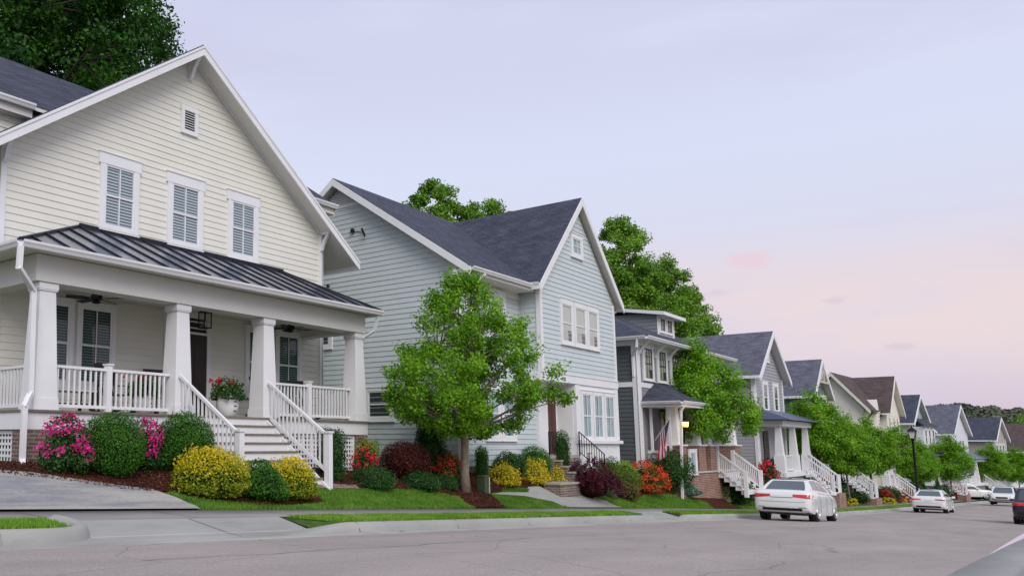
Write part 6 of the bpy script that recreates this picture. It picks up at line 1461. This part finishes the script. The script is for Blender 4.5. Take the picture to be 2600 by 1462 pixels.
car('parked_car', 'farther white sedan parked at the kerb just beyond the street lamp', (67.6, 6.3, zr(67.6) + .01), R(-1.5), math.atan(.036), SED2, paint('white_car_paint', (.74, .755, .73)), group='white sedans at the left kerb')
SUV = dict(w=1.86, wr=.36, wheels=(.92, 3.62),
 body=[(0, .70, .55, .95, 1.02), (.04, .80, .46, 1.0, 1.06), (.12, .88, .38, 1.03, 1.09), (.4, .915, .32, 1.05, 1.10), (1.0, .93, .28, 1.05, 1.08), (1.8, .93, .26, 1.04, 1.06), (2.6, .93, .26, 1.02, 1.05), (3.2, .928, .26, 1.0, 1.09), (3.7, .915, .28, .97, 1.07), (4.1, .89, .30, .92, 1.01), (4.4, .83, .34, .84, .92), (4.55, .76, .40, .76, .80), (4.62, .62, .46, .66, .69)],
 cabin=[(.10, .80, 1.06), (3.35, .82, 1.06), (.42, .64, 1.66), (2.35, .66, 1.67)],
 panes=[((.05, .05), (.30, .30), .10, .88), ((.32, .32), (.58, .60), .10, .88), ((.60, .62), (.90, .95), .08, .88)],
 mirror=(2.95, 1.06), seams=[(1.25, .4, 1.15, 1.0), (2.2, .34, 2.2, 1.0), (3.15, .34, 3.05, .98)],
 patches=[('tail_light', .42, .90, .88, 1.03, REDL, True, 0), ('licence_plate', -.18, .18, .78, .9, PLATE, True, 0), ('rear_valance', -.7, .7, .46, .62, PLASTIC, True, 0), ('grille', -.42, .42, .60, .76, PLASTIC, False, 0), ('head_light', .50, .82, .70, .84, LAMPW, False, 0), ('front_valance', -.62, .62, .46, .54, PLASTIC, False, 0), ('fog_light', .56, .70, .50, .60, PLASTIC, False, 0)])
car('parked_car', 'white SUV facing us in the far left lane', (107.8, 4.0, zr(105) + .02), R(180 - 2.5), -math.atan(.034), SUV, paint('white_suv_paint', (.74, .74, .70)))
car('parked_car', 'dark navy SUV with a red tail light on the opposite side of the street', (52.6, .92, zr(53) + .01), R(-1.0), math.atan(.045), SUV, paint('navy_car_paint', (.012, .014, .030)))
car('parked_car', 'white SUV parked side-on in a driveway behind the oncoming white SUV', (121.0, 9.9, terr(121, 7.0) + .05), R(-70), 0, SUV, paint('white_suv_paint', (.74, .74, .70)))
car('parked_car', 'silver sedan parked beyond the white SUVs at the far end of the street', (127.0, 4.6, zr(127) + .02), R(172), 0, SEDAN, paint('silver_car_paint', (.40, .42, .45)))

# ------------------------------------------------------------------ street furniture and small things
lp = thing('street_lamp', 'black street lamp post with a lantern head beside the farther white sedan', 'street lamp', (82.6, 8.28, zr(82.6) + .15)); x, y, z = 82.6, 8.28, zr(82.6) + .15
m = MB(); m.lathe((x, y, z), [(.24, 0), (.24, .35), (.17, .5), (.14, .9), (.10, 1.0), (.085, 1.1), (.075, 5.0), (.10, 5.05), (.10, 5.15)], 14); m.build('post', BLACK, lp, smooth=True)
m = MB(); m.taper(x, y, z + 5.72, z + 6.0, .34, .10); m.lathe((x, y, z), [(.05, 5.98), (.05, 6.12), (.01, 6.2)], 8)
for sx in (-1, 1):
    for sy in (-1, 1): m.bar((x + sx * .14, y + sy * .14, z + 5.15), (x + sx * .25, y + sy * .25, z + 5.74), .035)
m.taper(x, y, z + 5.1, z + 5.17, .1, .17); m.build('lantern_frame', BLACK, lp); m = MB(); m.taper(x, y, z + 5.18, z + 5.72, .13, .235); m.build('lamp_glass', mat('frosted_glass', (.72, .70, .66), .3), lp)
def pedestal(label, loc, w, h, m, edge):
    t = thing('utility_pedestal', label, 'utility box', loc); x, y, z = loc; b = MB(); b.taper(x, y, z, z + h * .92, w / 2, w * .46); b.taper(x, y, z + h * .92, z + h, w * .52, w * .44); b.build('body', m, t, bevel=.012); e = MB(); e.box(x + w * .34, x + w * .5, y - w * .53, y - w * .49, z + .02, z + h * .9); e.build('edge_strip', edge, t); return t
pedestal('dark green utility pedestal under the slim evergreen near the nearest street tree', T(21.85, 12.08), .27, .52, mat('green_plastic', (.045, .075, .035), .6, var=.2, scale=8), mat('pale_strip', (.5, .5, .42), .6))
pedestal('pale green utility pedestal beside the low yellow-green shrub', T(44.1, 11.62), .36, .72, mat('pale_green_plastic', (.30, .36, .16), .6, var=.1, scale=5), mat('pale_strip', (.5, .5, .42), .6))
# flag on the brick porch
def mat_flag():
    m, N, L, b = nodes('striped_flag'); uv = N.new('ShaderNodeUVMap'); s = N.new('ShaderNodeSeparateXYZ'); L.new(uv.outputs[0], s.inputs[0])
    a = N.new('ShaderNodeMath'); a.operation = 'MULTIPLY'; a.inputs[1].default_value = 6.5; L.new(s.outputs['Y'], a.inputs[0]); f = N.new('ShaderNodeMath'); f.operation = 'FRACT'; L.new(a.outputs[0], f.inputs[0]); g = N.new('ShaderNodeMath'); g.operation = 'GREATER_THAN'; g.inputs[1].default_value = .5; L.new(f.outputs[0], g.inputs[0])
    mx = N.new('ShaderNodeMixRGB'); mx.inputs[1].default_value = (.52, .015, .05, 1); mx.inputs[2].default_value = (.75, .70, .72, 1); L.new(g.outputs[0], mx.inputs[0])
    u = N.new('ShaderNodeMath'); u.operation = 'LESS_THAN'; u.inputs[1].default_value = .4; L.new(s.outputs['X'], u.inputs[0]); v = N.new('ShaderNodeMath'); v.operation = 'GREATER_THAN'; v.inputs[1].default_value = .46; L.new(s.outputs['Y'], v.inputs[0]); k = N.new('ShaderNodeMath'); k.operation = 'MULTIPLY'; L.new(u.outputs[0], k.inputs[0]); L.new(v.outputs[0], k.inputs[1])
    st = N.new('ShaderNodeTexVoronoi'); st.inputs['Scale'].default_value = 16; L.new(uv.outputs[0], st.inputs['Vector']); sg = N.new('ShaderNodeMath'); sg.operation = 'LESS_THAN'; sg.inputs[1].default_value = .22; L.new(st.outputs['Distance'], sg.inputs[0]); cm = N.new('ShaderNodeMixRGB'); cm.inputs[1].default_value = (.02, .025, .12, 1); cm.inputs[2].default_value = (.75, .75, .78, 1); L.new(sg.outputs[0], cm.inputs[0])
    m2 = N.new('ShaderNodeMixRGB'); L.new(k.outputs[0], m2.inputs[0]); L.new(mx.outputs[0], m2.inputs[1]); L.new(cm.outputs[0], m2.inputs[2]); L.new(m2.outputs[0], b.inputs['Base Color']); b.inputs['Roughness'].default_value = .8; return m
fl_ = thing('flag', 'red and white striped flag hanging from a pole on the brick porch', 'flag', (37.2, 12.2, .2)); A = Vector((37.2, 12.30, .35)); B = Vector((37.0, 11.75, 1.05)); m = MB(); m.tube([A - Vector((0, -.15, .2)), B], .02, 6); m.lathe(B, [(.01, -.03), (.04, 0), (.01, .04)], 8); m.build('pole', mat('pole_paint', (.6, .58, .5), .5), fl_)
nu, nv = 16, 10; vs = []; uvs = []
for i in range(nu + 1):
    for j in range(nv + 1):
        u, v = i / nu, j / nv; top = B.lerp(A, v * .9); p = top + Vector((.05 * math.sin(9 * u + 4 * v) * u, .16 * math.sin(4.5 * v + 2) * u + .10 * u, -1.15 * u)); vs.append(p); uvs.append((u, 1 - v))
me = bpy.data.meshes.new('cloth'); fs = [(i * (nv + 1) + j, (i + 1) * (nv + 1) + j, (i + 1) * (nv + 1) + j + 1, i * (nv + 1) + j + 1) for i in range(nu) for j in range(nv)]; L0 = Vector(fl_.location); me.from_pydata([v - L0 for v in vs], [], fs); ul = me.uv_layers.new(name='UVMap')
for lp_ in me.loops: ul.data[lp_.index].uv = uvs[lp_.vertex_index]
me.materials.append(mat_flag()); me.polygons.foreach_set('use_smooth', [True] * len(me.polygons)); o = bpy.data.objects.new('cloth', me); COL.objects.link(o); o.parent = fl_
# lit porch lamp of the charcoal house
pl_ = thing('porch_lamp', 'small glowing porch lamp on the brick porch behind the second street tree', 'lamp', (37.7, 11.35, .75)); m = MB(); m.taper(37.7, 11.35, .72, .92, .07, .10); m.build('lamp_glass', mat('lit_glass', (.9, .7, .3), .4, emit=(1., .55, .13, 2.6)), pl_); m = MB(); m.taper(37.7, 11.35, .92, 1.0, .12, .03); m.bar((37.7, 11.35, 1.0), (37.7, 11.35, 1.5), .02); m.build('cap', BLACK, pl_)
pl2 = bpy.data.lights.new('porch_lamp_light', 'POINT'); pl2.energy = 9; pl2.color = (1., .6, .22); pl2.shadow_soft_size = .12; q = bpy.data.objects.new('porch_lamp_light', pl2); COL.objects.link(q); q.parent = pl_; q.location = (0, -.25, .05)
# planters on the porch of the cream house
def planter(label, loc, s, flower):
    t = thing('planter', label, 'planter', loc); x, y, z = loc; m = MB(); m.lathe(loc, [(.14 * s, 0), (.21 * s, .06 * s), (.27 * s, .22 * s), (.28 * s, .36 * s), (.25 * s, .50 * s), (.27 * s, .53 * s), (.24 * s, .54 * s), (.22 * s, .46 * s)], 24); m.build('pot', mat('white_ceramic', (.78, .78, .77), .3), t, smooth=True)
    for i in range(3): mm = MB(); mm.box(x - .04, x + .04, y - .285 * s, y - .262 * s, z + (.16 + .11 * i) * s, z + (.18 + .11 * i) * s); mm.build('slot', BLACK, t)
    L2 = (x, y, z + .42 * s); shrub_mesh(t, .85 * s, .50 * s, 'dome', G_DARK, 1500, .075, lump=.2, fill=.6, loc=L2, zlo=-.1)
    C = np.array([(rng.normal(0, .24) * s, rng.normal(0, .2) * s, (.40 + .12 * rng.random()) * s) for _ in range(9)]); C = np.repeat(C, 26, 0) + rng.normal(0, .032, (9 * 26, 3)); mesh_quads('blossoms', leaf_quads(C + np.array(L2), np.tile([0, -.4, .6], (len(C), 1)), .045, .8, .85), F_RED, t); return t
planter('white ceramic pot of red geraniums at the top of the porch steps', (14.36, 14.85, .575), 1.0, F_RED)
planter('white pot of red flowers standing behind the porch railing left of the steps', (11.75, 14.85, .575), .9, F_RED)
# ------------------------------------------------------------------ far wooded hills
FARL = mat_leaf('hazed_far_leaf', [(.06, .08, .05), (.10, .125, .08), (.15, .17, .11), (.20, .21, .15)], .2, .8, .02)  # leaf colours greyed and paled in place of distance haze
NEARL = mat_leaf('bright_far_leaf', [(.035, .10, .012), (.075, .18, .018), (.13, .27, .03), (.2, .35, .05)], .25, .7, .05)
def wood(name, pts, m, size, n, kind='stuff', label=None):
    V = []; NN = []
    for X, Y, zc, w, h in pts:
        k = int(n * w * h / 120); D = sph(k); q = D * (rng.random((k, 1)) ** .3) * np.array([w / 2, w / 2, h / 2]) * lumpy(D, 6, .15, 3)[:, None]; V.append(q + [X, Y, zc]); NN.append(unit(D + [0, 0, .4]))
    return mesh_quads(name, leaf_quads(np.vstack(V), np.vstack(NN), size, .6, .8), m, None, kind)
pts = []
for i in range(150):
    a = rng.uniform(-.13, .26); D = rng.uniform(470, 560); X = D * math.cos(a); Y = D * math.sin(a); top = 12.5 + 2.5 * math.sin(a * 31) + rng.uniform(-4, 4); h = 26; pts.append((X, Y, top - h / 2, rng.uniform(22, 38), h))
wood('treeline', pts, FARL, 1.3, 3000)
pts = []
for i in range(70):
    a = rng.uniform(-.12, .20); D = rng.uniform(235, 330); X = D * math.cos(a); Y = D * math.sin(a); h = 16; top = 3.5 + 2.5 * math.sin(a * 40 + 1) + rng.uniform(-2, 2); pts.append((X, Y, top - h / 2, rng.uniform(14, 22), h))
wood('woodland', pts, NEARL, .7, 3200)
print('objects', len(bpy.data.objects), 'faces', sum(len(o.data.polygons) for o in bpy.data.objects if o.type == 'MESH'))
